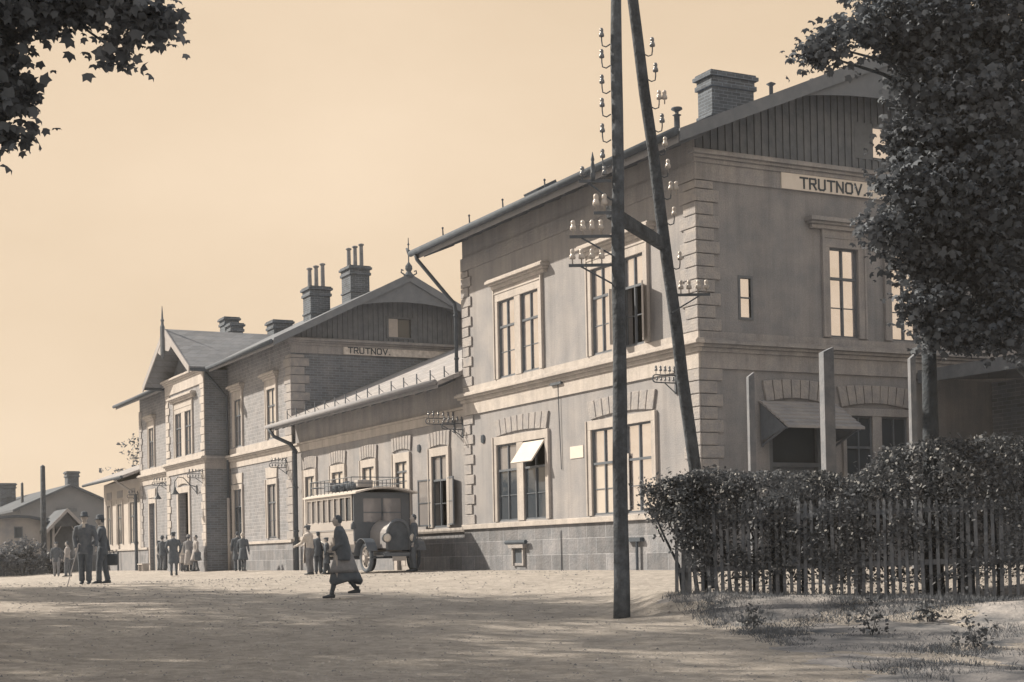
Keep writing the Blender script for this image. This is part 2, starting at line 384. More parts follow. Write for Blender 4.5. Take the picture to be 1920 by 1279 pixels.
def band(f, par, u0, u1, z0, z1, o, m, name='band', bevel=.0):
    mb = MB(); f.box(mb, u0, u1, 0, o, z0, z1); return mb.build(name, m, par, bevel=bevel)
def cornice(f, par, u0, u1, z, m, e0=0, e1=0):
    mb = MB()
    f.box(mb, u0-e0*.5, u1+e1*.5, 0, .10, z-.20, z-.10); f.box(mb, u0-e0*.8, u1+e1*.8, 0, .17, z-.10, z-.03); f.box(mb, u0-e0, u1+e1, 0, .25, z-.03, z+.05)
    f.prism(mb, [(u0-e0*.9, z+.05), (u1+e1*.9, z+.05), (u1+e1*.9, z+.09), (u0-e0*.9, z+.09)], 0, .2)
    return mb.build('cornice', m, par, bevel=.01)
def gable_slabs(mb, x0, x1, y0, yr, y1, z0, sl, th=.2, z1=None):
    zr = z0+sl*(yr-y0); ze = zr-sl*(y1-yr) if z1 is None else z1
    mb.hexa([(x0, y0, z0-th), (x1, y0, z0-th), (x1, yr, zr-th), (x0, yr, zr-th)], [(x0, y0, z0), (x1, y0, z0), (x1, yr, zr), (x0, yr, zr)])
    mb.hexa([(x0, yr+.001, zr-th), (x1, yr+.001, zr-th), (x1, y1, ze-th), (x0, y1, ze-th)], [(x0, yr+.001, zr), (x1, yr+.001, zr), (x1, y1, ze), (x0, y1, ze)])
    return zr, ze
def board_gable(par, X, y0, y1, zb, yr, z_at, m, holes, step=.18):
    """vertical boards on plane X facing +X, up to roof underside z_at(y); holes (y0,y1,z0,z1)"""
    mb = MB(); y = y0; k = 0
    while y < y1-.01:
        ye = min(y+step, y1); pr = .03 if k % 2 else .055
        segs = [(zb, None)]
        for h in holes:
            if h[0] < (y+ye)/2 < h[1]: segs = [(zb, h[2]), (h[3], None)]
        for a, b_ in segs:
            t0 = z_at(y) if b_ is None else b_; t1 = z_at(ye) if b_ is None else b_
            if min(t0, t1) > a+.02:
                mb.prism([(X, y+.004, a), (X, ye-.004, a), (X, ye-.004, t1), (X, y+.004, t0)], (pr, 0, 0))
        y = ye; k += 1
    return mb.build('gable_boarding', m, par)
GLY = {'T': (.8, [(0,1,.8,1),(.4,0,.4,.95)]), 'R': (.75, [(0,0,0,1),(0,1,.6,1),(.6,1,.66,.9),(.66,.9,.66,.62),(.66,.62,.55,.5),(.55,.5,0,.5),(.34,.5,.7,0)]),
 'U': (.75, [(0,1,0,.15),(0,.15,.15,0),(.15,0,.55,0),(.55,0,.7,.15),(.7,.15,.7,1)]), 'N': (.8, [(0,0,0,1),(0,1,.72,0),(.72,0,.72,1)]),
 'O': (.8, [(0,.15,0,.85),(0,.85,.14,1),(.14,1,.58,1),(.58,1,.72,.85),(.72,.85,.72,.15),(.72,.15,.58,0),(.58,0,.14,0),(.14,0,0,.15)]), 'V': (.8, [(0,1,.38,0),(.38,0,.76,1)]), '.': (.3, [(.05,0,.12,0)])}
def textmesh(st, size, name, m, par, loc, sx=1.0, wt=.13):
    """block capitals read on a wall facing +X (letters run towards +Y)"""
    mb = MB(); u = 0; k = 0
    for ch in st:
        adv, segs_ = GLY[ch]
        for x0, y0, x1, y1 in segs_:
            d = Vector((x1-x0, y1-y0)); d.normalize(); n = Vector((-d.y, d.x))*wt*.5; e = d*wt*.5; k += 1
            a = Vector((x0, y0))-e; b = Vector((x1, y1))+e
            q = [a-n, b-n, b+n, a+n]
            mb.prism([(loc[0]+.0004*(k % 9), loc[1]+(u+p.x)*size*sx, loc[2]+(p.y*.9+.05)*size) for p in q], (.012, 0, 0))
        u += adv+.27
    return mb.build(name, m, par)
def chimney(par, x0, x1, y0, y1, zb, zt, pots=0, m=CHIM):
    mb = MB(); mb.box(x0, x1, y0, y1, zb, zt-.42); mb.box(x0-.06, x1+.06, y0-.06, y1+.06, zt-.42, zt-.30); mb.box(x0-.02, x1+.02, y0-.02, y1+.02, zt-.30, zt-.16)
    mb.box(x0-.10, x1+.10, y0-.10, y1+.10, zt-.16, zt-.06); mb.box(x0-.05, x1+.05, y0-.05, y1+.05, zt-.06, zt)
    mb.box(x0-.04, x1+.04, y0-.04, y1+.04, zt-1.2, zt-1.12)
    c = mb.build('chimney', m, par, bevel=.01)
    for i in range(pots):
        py = y0+(y1-y0)*(i+.5)/pots; px = (x0+x1)/2; h = 1.0+.12*((i*7) % 3-1)
        p = MB(); p.lathe([(.10, 0), (.095, .1), (.085, h-.15), (.085, h-.1), (.13, h-.08), (.13, h-.03), (.05, h)], (px, py, zt-.02), 12)
        p.build('chimney_pot', POT, c, smooth=True)
    return c

# ================================================================== END PAVILION (two storeys, near)
pav = thing('station_pavilion', 'nearest two storey plastered station pavilion with the large name board under its gable', 'building', (-6, 0, 0))
fY = Fr('Y', 0); fX = Fr('X', 0)
YR, SL, YB = 5.25, .42, 10.5
L_UW = [[(-10.05, -9.02), (-8.66, -7.6)], [(-4.75, -3.77), (-3.17, -2.25)]]
L_LW = [[(-10.28, -9.05), (-8.66, -7.37)], [(-4.90, -3.70), (-3.25, -2.03)]]
hY = [(a, b_, 5.55, 7.76) for w_ in L_UW for a, b_ in w_]+[(a, b_, 1.42, 3.62) for w_ in L_LW for a, b_ in w_]
L_EW = [(3.85, 4.74), (5.78, 6.67)]
hX = [(a, b_, 5.57, 7.74) for a, b_ in L_EW]+[(1.2, 1.5, 5.9, 6.82), (1.95, 3.5, 0, 3.75), (4.25, 5.08, 1.4, 3.66), (5.37, 6.2, 1.4, 3.66)]
mb = MB(); wall_face(mb, fY, -12.4, 0, 0, 10.06, hY)
mb.build('wall', PLASTER, pav)
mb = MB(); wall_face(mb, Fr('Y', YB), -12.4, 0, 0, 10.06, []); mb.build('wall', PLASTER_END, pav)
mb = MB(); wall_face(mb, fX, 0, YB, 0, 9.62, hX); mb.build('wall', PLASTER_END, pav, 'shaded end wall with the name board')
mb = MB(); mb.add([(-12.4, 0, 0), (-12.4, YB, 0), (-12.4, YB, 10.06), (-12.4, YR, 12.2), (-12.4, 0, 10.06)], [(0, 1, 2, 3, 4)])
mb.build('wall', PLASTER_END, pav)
mb = MB(); mb.box(-12.3, -.1, .3, YB-.1, 4.9, 5.1); mb.build('floor_slab', mat('interior', .1, .1, 1), pav)
mb = MB(); mb.box(-12.3, -.1, .3, YB-.1, 9.5, 9.6); mb.build('floor_slab', MATS['interior'], pav)
mb = MB(); mb.box(-12.36, -.3, 3.2, 3.35, 0, 9.5); mb.build('inner_wall', mat('interior', .1, .1, 1), pav)
# plinth
mb = MB(); fY.box(mb, -12.46, .08, 0, .08, -.6, 1.22); mb.build('plinth', PLINTH, pav, bevel=.01)
for a, b_ in ((0, 1.95), (3.5, YB)):
    mb = MB(); fX.box(mb, a, b_, 0, .08, -.6, 1.22); mb.build('plinth', PLINTH, pav, bevel=.01)
mb = MB(); fY.box(mb, -12.5, .16, 0, .16, 1.222, 1.37); mb.build('plinth_ledge', TRIM, pav, bevel=.015)
for a, b_ in ((0, 1.9), (3.55, 6.45)):
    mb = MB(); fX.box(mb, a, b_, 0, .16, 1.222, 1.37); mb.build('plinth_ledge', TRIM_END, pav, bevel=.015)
# quoins
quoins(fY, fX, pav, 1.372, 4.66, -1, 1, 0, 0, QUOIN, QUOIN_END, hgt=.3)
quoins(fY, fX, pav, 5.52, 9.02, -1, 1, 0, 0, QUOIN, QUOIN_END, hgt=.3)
quoins(fY, None, pav, 1.372, 4.66, 1, 1, -12.4, 0, QUOIN, QUOIN, hgt=.3, wl=.6, ws=.42)
quoins(fY, None, pav, 5.52, 9.02, 1, 1, -12.4, 0, QUOIN, QUOIN, hgt=.3, wl=.6, ws=.42)
# bands and cornice
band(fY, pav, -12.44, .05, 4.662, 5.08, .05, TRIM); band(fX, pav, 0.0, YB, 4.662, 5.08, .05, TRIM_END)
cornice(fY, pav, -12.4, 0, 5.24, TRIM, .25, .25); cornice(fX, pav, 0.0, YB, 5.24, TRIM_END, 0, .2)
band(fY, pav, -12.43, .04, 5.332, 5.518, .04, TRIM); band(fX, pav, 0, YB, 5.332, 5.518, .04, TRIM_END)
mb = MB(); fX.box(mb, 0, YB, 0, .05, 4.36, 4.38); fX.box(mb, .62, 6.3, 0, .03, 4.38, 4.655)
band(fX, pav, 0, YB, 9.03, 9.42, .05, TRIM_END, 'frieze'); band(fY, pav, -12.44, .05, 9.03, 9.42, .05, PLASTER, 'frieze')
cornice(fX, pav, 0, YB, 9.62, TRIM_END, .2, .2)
# sign
sg = MB(); fX.box(sg, 2.42, 8.1, .052, .085, 9.035, 9.415); sg = sg.build('sign_board', BOARD, pav, 'white name board on the frieze')
textmesh('TRUTNOV.', .27, 'lettering', INK, sg, (.088, 2.98, 9.08), sx=.98, wt=.17)
# facade windows
window(fY, pav, L_UW[0], 5.55, 7.76, head=.45, hood=(-10.4, -7.0, 8.33), top_m=P_SKY)
w2 = window(fY, pav, L_UW[1], 5.55, 7.76, head=.45, hood=(-5.15, -1.7, 8.33), top_m=P_SKY, skip={(1, 'low')}, label='upper window with its right casement open')
window(fY, pav, L_LW[0], 1.42, 3.62, head=.24, arch=(-10.42, -7.12, 3.86, 4.34, 9), top_m=[P_MID, P_DARK], low_m=[P_DARK, P_DARK], skip={(1, 'top')}, tr=.66, label='ground floor window with one fanlight tilted open')
w4 = window(fY, pav, L_LW[1], 1.42, 3.62, head=.24, arch=(-5.05, -1.78, 3.88, 4.36, 9), top_m=[P_SKY, P_SKY], low_m=[P_BLIND, P_SKY], tr=.6)
# open casement on upper right window
def sash(par, hinge, ang, wd, z0, z1, m=FRAMEL, name='open_casement'):
    mb = MB(); d = Vector((math.cos(ang), math.sin(ang), 0)); n = Vector((-d.y, d.x, 0))*.02; h = Vector((hinge[0], hinge[1], 0))
    def bar(a0, a1, b0, b1):
        p = [h+d*a0-n, h+d*a1-n, h+d*a1+n, h+d*a0+n]
        mb.hexa([(q.x, q.y, b0) for q in p], [(q.x, q.y, b1) for q in p])
    bar(0, .05, z0, z1); bar(wd-.05, wd, z0, z1); bar(.05, wd-.05, z0, z0+.05); bar(.05, wd-.05, z1-.05, z1); zm = (z0+z1)/2; bar(.05, wd-.05, zm-.015, zm+.015)
    o = mb.build(name, m, par)
    n2 = n*.15; p = [h+d*.05-n2, h+d*(wd-.05)-n2, h+d*(wd-.05)+n2, h+d*.05+n2]
    gl = MB(); gl.hexa([(q.x, q.y, z0+.05) for q in p], [(q.x, q.y, z1-.05) for q in p])
    return o, gl
GLASS = mat('thin_glass', .55, .05, 1, rough=.05, metal=.6)
for hz_, an in ((-2.27, math.radians(-32)),):
    o_, gl = sash(w2, (hz_, -.06), an, .5, 5.6, 6.98); 
    gl.build('pane', GLASS, w2)
o_, gl = sash(w2, (-3.15, -.02), math.radians(-95), .44, 5.6, 6.98); gl.build('pane', GLASS, w2)
# bright inner curtain in the open half
mb = MB(); mb.box(-2.75, -2.55, .35, .37, 5.57, 7.0); mb.build('curtain', mat('net_curtain', .6, .1, 4), w2)
# tilted fanlight
mb = MB(); a = [(-8.66, -.05, 3.58), (-7.40, -.05, 3.58)]
mb.hexa([(-8.63, -.42, 2.98), (-7.42, -.42, 2.98), (-7.42, -.46, 3.0), (-8.63, -.46, 3.0)], [(-8.63, -.0, 3.56), (-7.42, -.0, 3.56), (-7.42, -.04, 3.58), (-8.63, -.04, 3.58)])
mb.build('open_fanlight', mat('pale_blind_sash', .62, .05, 3), pav, 'pale tilted fanlight sash')
mb = MB(); mb.box(-9.95, -9.25, .085, .105, 2.98, 3.42); mb.build('paper_blind', BOARD, pav)
mb = MB()
for u in (-3.62, ): mb.box(u, u+.5, -.02, -.0, 1.5, 2.9)
mb.build('pale_panel', mat('pale_panel_face', .45, .2, 5), pav, 'tall pale panel between the two lights')  # plain flat panel, paler than the panes around it
# end wall windows
for k, (a, b_) in enumerate(L_EW):
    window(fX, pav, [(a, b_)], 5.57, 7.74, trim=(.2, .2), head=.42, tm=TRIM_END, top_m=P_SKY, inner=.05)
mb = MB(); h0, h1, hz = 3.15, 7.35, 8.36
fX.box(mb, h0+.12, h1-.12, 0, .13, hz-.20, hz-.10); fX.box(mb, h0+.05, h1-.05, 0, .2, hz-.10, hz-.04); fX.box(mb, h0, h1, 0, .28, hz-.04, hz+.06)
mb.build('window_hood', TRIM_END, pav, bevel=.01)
for a in (3.45, 6.87): pass
fb = MB(); fX.box(fb, 1.14, 1.2, -.06, .02, 5.84, 6.88); fX.box(fb, 1.5, 1.56, -.06, .02, 5.84, 6.88); fX.box(fb, 1.2, 1.5, -.06, .02, 5.84, 5.9); fX.box(fb, 1.2, 1.5, -.06, .02, 6.82, 6.88); fX.box(fb, 1.2, 1.5, -.05, .0, 6.35, 6.38)
sw = fb.build('small_window', FRAME, pav, 'narrow slit window near the corner'); pane_obj(fX, -.03, 1.2, 1.5, 5.9, 6.82, P_SKY, sw)
# ground floor end: arched heads, door, windows
def arch_only(f, a0, a1, zb, zt, n, m, par):
    mb = MB(); c = (a0+a1)/2; hw = (a1-a0)/2
    for i in range(n):
        p = a0+(a1-a0)*i/n+.012; q = a0+(a1-a0)*(i+1)/n-.012
        e = lambda u: .12*(1-((u-c)/hw)**2)
        pb = c+(p-c)*.9; qb = c+(q-c)*.9
        f.prism(mb, [(pb, zb+e(p)), (qb, zb+e(q)), (q, zt+e(q)*.5), (p, zt+e(p)*.5)], .0, .07)
    return mb.build('arch_stones', m, par, bevel=.012)
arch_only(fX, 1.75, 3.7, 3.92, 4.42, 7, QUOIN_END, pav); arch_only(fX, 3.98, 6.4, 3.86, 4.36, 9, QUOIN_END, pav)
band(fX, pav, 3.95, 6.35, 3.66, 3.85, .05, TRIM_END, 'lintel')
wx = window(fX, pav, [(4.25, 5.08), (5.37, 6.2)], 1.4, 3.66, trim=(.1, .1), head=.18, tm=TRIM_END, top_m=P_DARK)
mb = MB(); fX.box(mb, 1.95, 3.5, -.2, -.14, 0, 2.4); fX.box(mb, 1.95, 2.05, -.12, .0, 0, 3.7); fX.box(mb, 3.4, 3.5, -.12, 0, 0, 3.7); fX.box(mb, 2.05, 3.4, -.12, 0, 2.4, 2.5)
mb.build('door', FRAME, pav, 'dark door under the little awning')
mb = MB(); fX.box(mb, 1.95, 3.5, -.18, -.16, 2.5, 3.75); mb.build('door_fanlight', P_DARK, pav)
# awning
mb = MB()
for i in range(7):
    o0, o1 = i*.155, (i+1)*.155+.02; z0_, z1_ = 3.98-.1*i, 3.98-.1*(i+1)
    y0_, y1_ = 1.66, 3.92
    mb.hexa([(o0, y0_, z0_-.05), (o1, y0_, z1_-.05), (o1, y1_, z1_-.05), (o0, y1_, z0_-.05)], [(o0, y0_, z0_-.01), (o1, y0_, z1_+.012), (o1, y1_, z1_+.012), (o0, y1_, z0_-.01)])
mb.build('awning', mat('awning_boards', .30, .15, 3, bump=.3), pav, 'small boarded awning over the door')
for y in (1.72, 3.86):
    mb = MB(); mb.tube([(.05, y, 2.9), (.95, y, 3.26)], .03, 6); mb.tube([(.05, y, 3.3), (1.0, y, 3.24)], .03, 6); mb.tube([(.05, y, 2.85), (.05, y, 3.95)], .03, 6)
    mb.build('awning_bracket', FRAME, pav)
for y in (1.68, 3.87):
    mb = MB(); mb.prism([(.03, y, 3.0), (.03, y, 3.9), (1.0, y, 3.24)], (0, .03, 0)); mb.build('awning_cheek', FRAME, pav)
# roof
mb = MB(); ZE = 9.80
zr, ze = gable_slabs(mb, -13.35, .92, -1.05, YR, YB+1.05, ZE, SL, .16); mb.build('roof', ROOFD, pav)
mb = MB()
for s_ in (-1, 1):
    y0_, y1_ = (-1.05, YR) if s_ < 0 else (YB+1.05, YR)
    z1_ = zr
    mb.prism([(.925, y0_, ZE-.24), (.925, y0_, ZE+.05), (.925, y1_, zr+.05), (.925, y1_, zr-.30)], (.05, 0, 0))
mb.build('verge_board', BARGE if False else mat('verge_paint', .15, .12, 3), pav)
mb = MB(); mb.box(-13.35, .92, -1.07, -1.052, ZE-.26, ZE-.03); mb.build('fascia', mat('fascia_paint', .24, .12, 3), pav)
gt = MB(); gt.tube([(-13.65, -1.16, ZE-.06), (.95, -1.16, ZE-.03)], .095, 10); gt.tube([(-13.65, -1.16, ZE-.06), (-13.85, -1.2, ZE+.14)], [.09, .03], 8)
gt.build('gutter', METAL, pav, smooth=True)
# rafters under the eaves
def rafters(par, x, x1, y0, yl, zt, sl, step):
    mb = MB(); mb.hexa([(0, 0, -.13), (.12, 0, -.13), (.12, yl, -.13+sl*yl), (0, yl, -.13+sl*yl)], [(0, 0, -.003), (.12, 0, -.003), (.12, yl, sl*yl-.003), (0, yl, sl*yl-.003)])
    ro = mb.build('rafter', WOODD, par, world=False); b0 = par.location; k = 0
    while x < x1:
        o = ro if k == 0 else copyo(ro, par)
        o.location = (x-b0.x, y0-b0.y, zt-b0.z); x += step; k += 1
rafters(pav, -13.0, .8, -1.0, .98, ZE-.14, SL, .95)
zat = lambda y: ZE-.17+SL*((y+1.05) if y < YR else (YB+1.05-y))
board_gable(pav, 0, .0, YB, 9.72, YR, zat, WOODD, [(4.75, 5.9, 10.05, 10.85)], step=.105)
mb = MB(); fX.box(mb, 4.7, 5.28, -.05, .06, 10.0, 10.9); fX.box(mb, 5.84, 5.92, -.05, .08, 10.0, 10.9); fX.box(mb, 5.28, 5.84, -.05, .08, 10.82, 10.9); fX.box(mb, 5.28, 5.84, -.05, .08, 10.0, 10.06)
at = mb.build('attic_window', FRAME, pav, 'small attic window in the boarded gable'); pane_obj(fX, .02, 5.28, 5.84, 10.06, 10.82, P_SKY, at)
# verge truss: closed apex panel, collar, king post
def truss(par, X, yr, y_half, zr_, sl_, drop, m):
    zc = zr_-drop; hw = (drop-.25)/sl_
    mb = MB(); n = 12
    arc = [(X, yr-hw+2*hw*i/n, zc+.22*(1-(2*i/n-1)**2)) for i in range(n+1)]
    mb.prism([(X, yr, zr_-.12)]+[(X, yr+hw, zc)]+arc[::-1][1:-1]+[(X, yr-hw, zc)], (-.04, 0, 0))
    mb.box(X-.02, X+.05, yr-hw-.1, yr+hw+.1, zc-.14, zc+.02) if False else None
    mb.build('gable_panel', m, par)
truss(pav, .90, YR, 6, zr, SL, 1.42, mat('gable_panel_paint', .14, .12, 3))
mb = MB(); mb.box(.86, .98, YR-.07, YR+.07, zr-1.8, zr-.2); mb.build('king_post', WOODD, pav)
# roof furniture
c = chimney(pav, -4.2, -3.55, 3.05, 4.4, 10.6, 13.02, 0)
# vent pipe and cowl
mb = MB(); mb.lathe([(.08, 0), (.08, .2), (.2, .25), (.1, .32), (.075, .36), (.075, .95), (.12, .97), (.05, 1.0), (.05, 1.06), (.15, 1.12), (.14, 1.16)], (-3.65, 2.0, 10.75), 12); mb.build('vent_pipe', METAL, pav, smooth=True)
mb = MB(); mb.lathe([(.05, 0), (.05, .5), (.12, .55), (.02, .6)], (-.6, 2.7, 11.2), 10); mb.build('vent_pipe', METAL, pav, smooth=True)
mb = MB(); mb.hexa([(-7.2, -.5, 10.0), (-6.5, -.5, 10.0), (-6.5, .1, 10.25), (-7.2, .1, 10.25)], [(-7.25, -.62, 10.2), (-6.45, -.62, 10.2), (-6.45, -.05, 10.5), (-7.25, -.05, 10.5)]); mb.build('roof_hatch', METAL, pav)
sp0 = None
for x in (-11.9, -10.1, -8.0, -5.6, -1.8):
    if sp0 is None:
        mb = MB(); mb.tube([(0, 0, 0), (0, -.02, .34)], [.03, .02], 6); mb.ball((0, -.02, .36), .035, 6, 4); sp0 = mb.build('snow_spike', METAL, pav, world=False); sp0.location = (x+6, -.85, ZE+.05)
    else: copyo(sp0, pav, (x+6, -.85, ZE+.05))
# downpipe at left corner
mb = MB(); mb.tube([(-13.3, -1.15, 9.66), (-13.25, -1.12, 9.5), (-12.75, -.35, 8.35), (-12.62, -.18, 8.1), (-12.6, -.16, 7.8), (-12.6, -.16, 6.0)], .06, 8)
for z in (6.4, 7.7): mb.tube([(-12.6, -.16, z), (-12.6, -.16, z+.06)], .08, 8)
mb.build('downpipe', METAL, pav, smooth=True)
# notice, vents, cellar hatch, cable
mb = MB(); fY.box(mb, -6.04, -5.35, .0, .02, 2.95, 3.27); mb.build('paper_notice', BOARD, pav, bevel=.003)
def disc(x, z, r, y, par, nm='wall_vent'):
    mb = MB(); n = 16; mb.prism([(x+r*math.cos(6.283*i/n), y, z+r*math.sin(6.283*i/n)) for i in range(n)], (0, -.03, 0))
    for i in range(5): mb.box(x-r*.7, x+r*.7, y-.045, y-.032, z-r*.7+i*r*.33, z-r*.7+i*r*.33+.03)
    return mb.build(nm, METAL, par)
disc(-11.2, 3.88, .13, 0, pav)
mb = MB(); mb.box(-9.35, -8.45, -.22, -.08, .62, .74); mb.box(-9.25, -9.17, -.16, -.08, .12, .62); mb.box(-8.63, -8.55, -.16, -.08, .12, .62); mb.box(-9.17, -8.63, -.12, -.08, .12, .2)
mb.build('cellar_hatch_frame', QUOIN, pav, bevel=.01)
mb = MB(); mb.box(-9.17, -8.63, -.10, -.082, .2, .62); mb.build('cellar_grate', IRON, pav)
mb = MB(); mb.tube([(-9.5, -.2, .79), (-8.3, -.2, .79)], .06, 10); mb.build('vent_pipe', METAL, pav)
mb = MB(); mb.box(-3.05, -2.4, -.2, -.08, .7, .8); mb.tube([(-2.6, -.16, .7), (-2.6, -.16, 0)], .04, 6); mb.build('wall_tap', METAL, pav)
mb = MB(); mb.tube([(-6.55, -.06, 5.0), (-6.55, -.05, 4.4), (-6.5, -.03, 2.7)], .012, 5); mb.tube([(-6.5, -.03, 1.2), (-6.48, -.1, 1.0), (-6.48, -.1, 0)], .012, 5); mb.box(-6.9, -6.3, -.12, 0, 4.98, 5.05); mb.build('cable', IRON, pav)

# ================================================================== LINK WING (single storey)
lk = thing('station_link_wing', 'single storey wing with pale tiled roof between two tall station blocks, behind the bus', 'building', (-20, .1, 0))
g1 = Fr('Y', .1)
LW_L = [(-26.8, -25.8, 1.35), (-23.9, -22.8, 1.35), (-20.9, -19.85, 1.35), (-17.95, -17.0, .0), (-15.05, -13.95, 1.35)]
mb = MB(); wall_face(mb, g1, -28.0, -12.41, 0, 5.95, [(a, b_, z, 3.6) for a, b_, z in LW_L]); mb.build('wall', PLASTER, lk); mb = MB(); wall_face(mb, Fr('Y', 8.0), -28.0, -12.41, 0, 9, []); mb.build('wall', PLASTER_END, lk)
mb = MB(); mb.box(-27.9, -12.5, 3.1, 3.2, 0, 5.6); mb.build('inner_wall', MATS['interior'], lk)
for a, b_ in ((-27.95, -18.2), (-16.75, -12.5)):
    mb = MB(); g1.box(mb, a, b_, 0, .07, -.6, 1.16); mb.build('plinth', PLINTH, lk, bevel=.01)
    mb = MB(); g1.box(mb, a, b_, 0, .15, 1.162, 1.30); mb.build('plinth_ledge', TRIM, lk, bevel=.015)
for k, (a, b_, z) in enumerate(LW_L):
    if z > 0:
        dark = k == 4
        window(g1, lk, [(a, b_)], 1.36, 3.6, trim=(.22, .22), head=.27, arch=(a-.3, b_+.32, 3.86, 4.33, 7), fm=FRAME, top_m=P_MID if dark else P_BLIND, low_m=P_DARK if dark else P_MID,
               skip={(0, 'low')} if dark else None, label='ground floor window with both casements folded open' if dark else None)
# door of the link
wd = window(g1, lk, [(-17.95, -17.0)], 2.65, 3.6, trim=(.25, .25), head=.3, arch=(-18.3, -16.6, 3.94, 4.42, 7), top_m=P_BLIND, label='fanlight over the pale door')
mb = MB(); g1.box(mb, -18.2, -17.95, 0, .055, 0, 2.62); g1.box(mb, -17.0, -16.75, 0, .055, 0, 2.62); mb.build('door_surround', TRIM, lk)
mb = MB(); g1.box(mb, -17.93, -17.02, -.12, -.07, 0, 2.6); g1.box(mb, -17.85, -17.5, -.07, -.055, .15, 1.2); g1.box(mb, -17.43, -17.1, -.07, -.055, .15, 1.2); g1.box(mb, -17.85, -17.5, -.07, -.055, 1.35, 2.45); g1.box(mb, -17.43, -17.1, -.07, -.055, 1.35, 2.45)
mb.build('door', FRAMEL, lk, 'pale panelled double door behind the bus')
wl = [o for o in COL.objects if o.name.startswith('window') and o.parent == lk][4]
for hx, an in ((-15.07, math.radians(-168)), (-13.93, math.radians(-12))):
    o_, gl = sash(wl, (hx, .08), an, .78, 1.4, 2.9, FRAME); gl.build('pane', mat('casement_glass', .34, .06, 2, rough=.1, metal=.2), wl)
mb = MB(); mb.box(-14.3, -14.15, .4, .42, 1.4, 2.9); mb.build('curtain', MATS['net_curtain'], wl)
disc(-16.05, 3.95, .13, .1, lk)
band(g1, lk, -27.95, -12.45, 4.62, 4.9, .04, TRIM); band(g1, lk, -27.95, -12.45, 4.902, 4.97, .1, TRIM, 'string_course')
mb = MB(); z0_ = 5.72
mb.hexa([(-28.25, -.85, z0_-.14), (-12.47, -.85, z0_-.14), (-12.47, 4.2, z0_-.14+.42*5.05), (-27.95, 4.2, z0_-.14+.42*5.05)], [(-28.25, -.85, z0_), (-12.47, -.85, z0_), (-12.47, 4.2, z0_+.42*5.05), (-27.95, 4.2, z0_+.42*5.05)])
zz = z0_+.42*5.05
mb.hexa([(-27.95, 4.202, zz-.14), (-12.47, 4.202, zz-.14), (-12.47, 8, zz-.14+1.6), (-27.95, 8, zz-.14+1.6)], [(-27.95, 4.202, zz), (-12.47, 4.202, zz), (-12.47, 8, zz+1.6), (-27.95, 8, zz+1.6)])
mb.build('roof', ROOFL, lk)
mb = MB(); mb.box(-28.25, -12.47, -.87, -.852, z0_-.22, z0_-.02); mb.build('fascia', MATS['fascia_paint'], lk)
mb = MB(); mb.tube([(-28.3, -.95, z0_-.08), (-12.5, -.95, z0_-.04)], .085, 10); mb.build('gutter', MATS['fascia_paint'], lk, smooth=True)
rafters(lk, -27.8, -12.6, -.8, .88, z0_-.12, .42, .9)
sb = None
for i in range(15):
    x = -27.3+i*1.03
    if sb is None:
        mb = MB(); mb.box(-.02, .02, -.014, .014, -.06, .33); mb.tube([(0, 0, .22), (0, .16, .08)], .010, 4)
        sb = mb.build('snow_bracket', IRON, lk, world=False); sb.location = (x+20, -.45-.1, z0_+.17)
    else: copyo(sb, lk, (x+20, -.45-.1, z0_+.17))
mb = MB(); mb.tube([(-28.05, -.95, 5.55), (-27.9, -.8, 5.25), (-27.5, -.3, 4.95), (-27.42, -.12, 4.7), (-27.42, -.12, 0)], [.07, .07, .075, .09, .09], 8)
for z in (1.5, 3.2, 4.6): mb.tube([(-27.42, -.12, z), (-27.42, -.12, z+.06)], .12, 8)
mb.build('downpipe', METAL, lk, smooth=True)

# ================================================================== MAIN BLOCK
mn = thing('station_main_block', 'tall two storey brick station block with a gabled entrance projection and a faded name board', 'building', (-40, 0, 0))
MX0, MX1, MYB, MYR, MSL, MZE = -52.4, -28.1, 9.6, 4.78, .50, 8.95
UW = [(-35.5, -34.5), (-31.02, -29.98), (-45.6, -44.7), (-50.4, -49.4)]
LWm = [(-35.75, -34.65, 1.32), (-31.15, -30.05, 1.32), (-50.55, -49.35, 0)]
holes = [(a, b_, 5.4, 7.42) for a, b_ in UW if not -42.9 < a < -36.5]+[(a, b_, z, 3.52) for a, b_, z in LWm]
mf = Fr('Y', 0.02)
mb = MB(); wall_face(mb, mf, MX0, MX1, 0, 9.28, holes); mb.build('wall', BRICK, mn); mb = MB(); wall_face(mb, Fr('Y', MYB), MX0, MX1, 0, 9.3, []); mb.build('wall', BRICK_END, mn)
mxf = Fr('X', MX1)
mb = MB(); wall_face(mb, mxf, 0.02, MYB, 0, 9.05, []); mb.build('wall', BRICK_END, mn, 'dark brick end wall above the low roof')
for z_ in (4.9, 8.9):
    mb = MB(); mb.box(MX0+.1, MX1-.1, .3, MYB-.1, z_, z_+.1); mb.build('floor_slab', MATS['interior'], mn)
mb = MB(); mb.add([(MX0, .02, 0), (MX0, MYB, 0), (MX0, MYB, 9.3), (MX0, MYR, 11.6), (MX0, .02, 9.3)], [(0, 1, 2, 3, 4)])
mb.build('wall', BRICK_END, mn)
mb = MB(); mb.box(MX0+.2, MX1-.2, 3, 3.1, 0, 8.9); mb.build('inner_wall', MATS['interior'], mn)
segs = [(MX0-.05, -50.8), (-49.1, -42.85), (-36.5, MX1+.05)]
for a, b_ in segs:
    mb = MB(); mf.box(mb, a, b_, 0, .07, -.6, 1.1); mb.build('plinth', PLINTH, mn, bevel=.01)
    mb = MB(); mf.box(mb, a, b_, 0, .14, 1.102, 1.22); mb.build('plinth_ledge', TRIM, mn, bevel=.01)
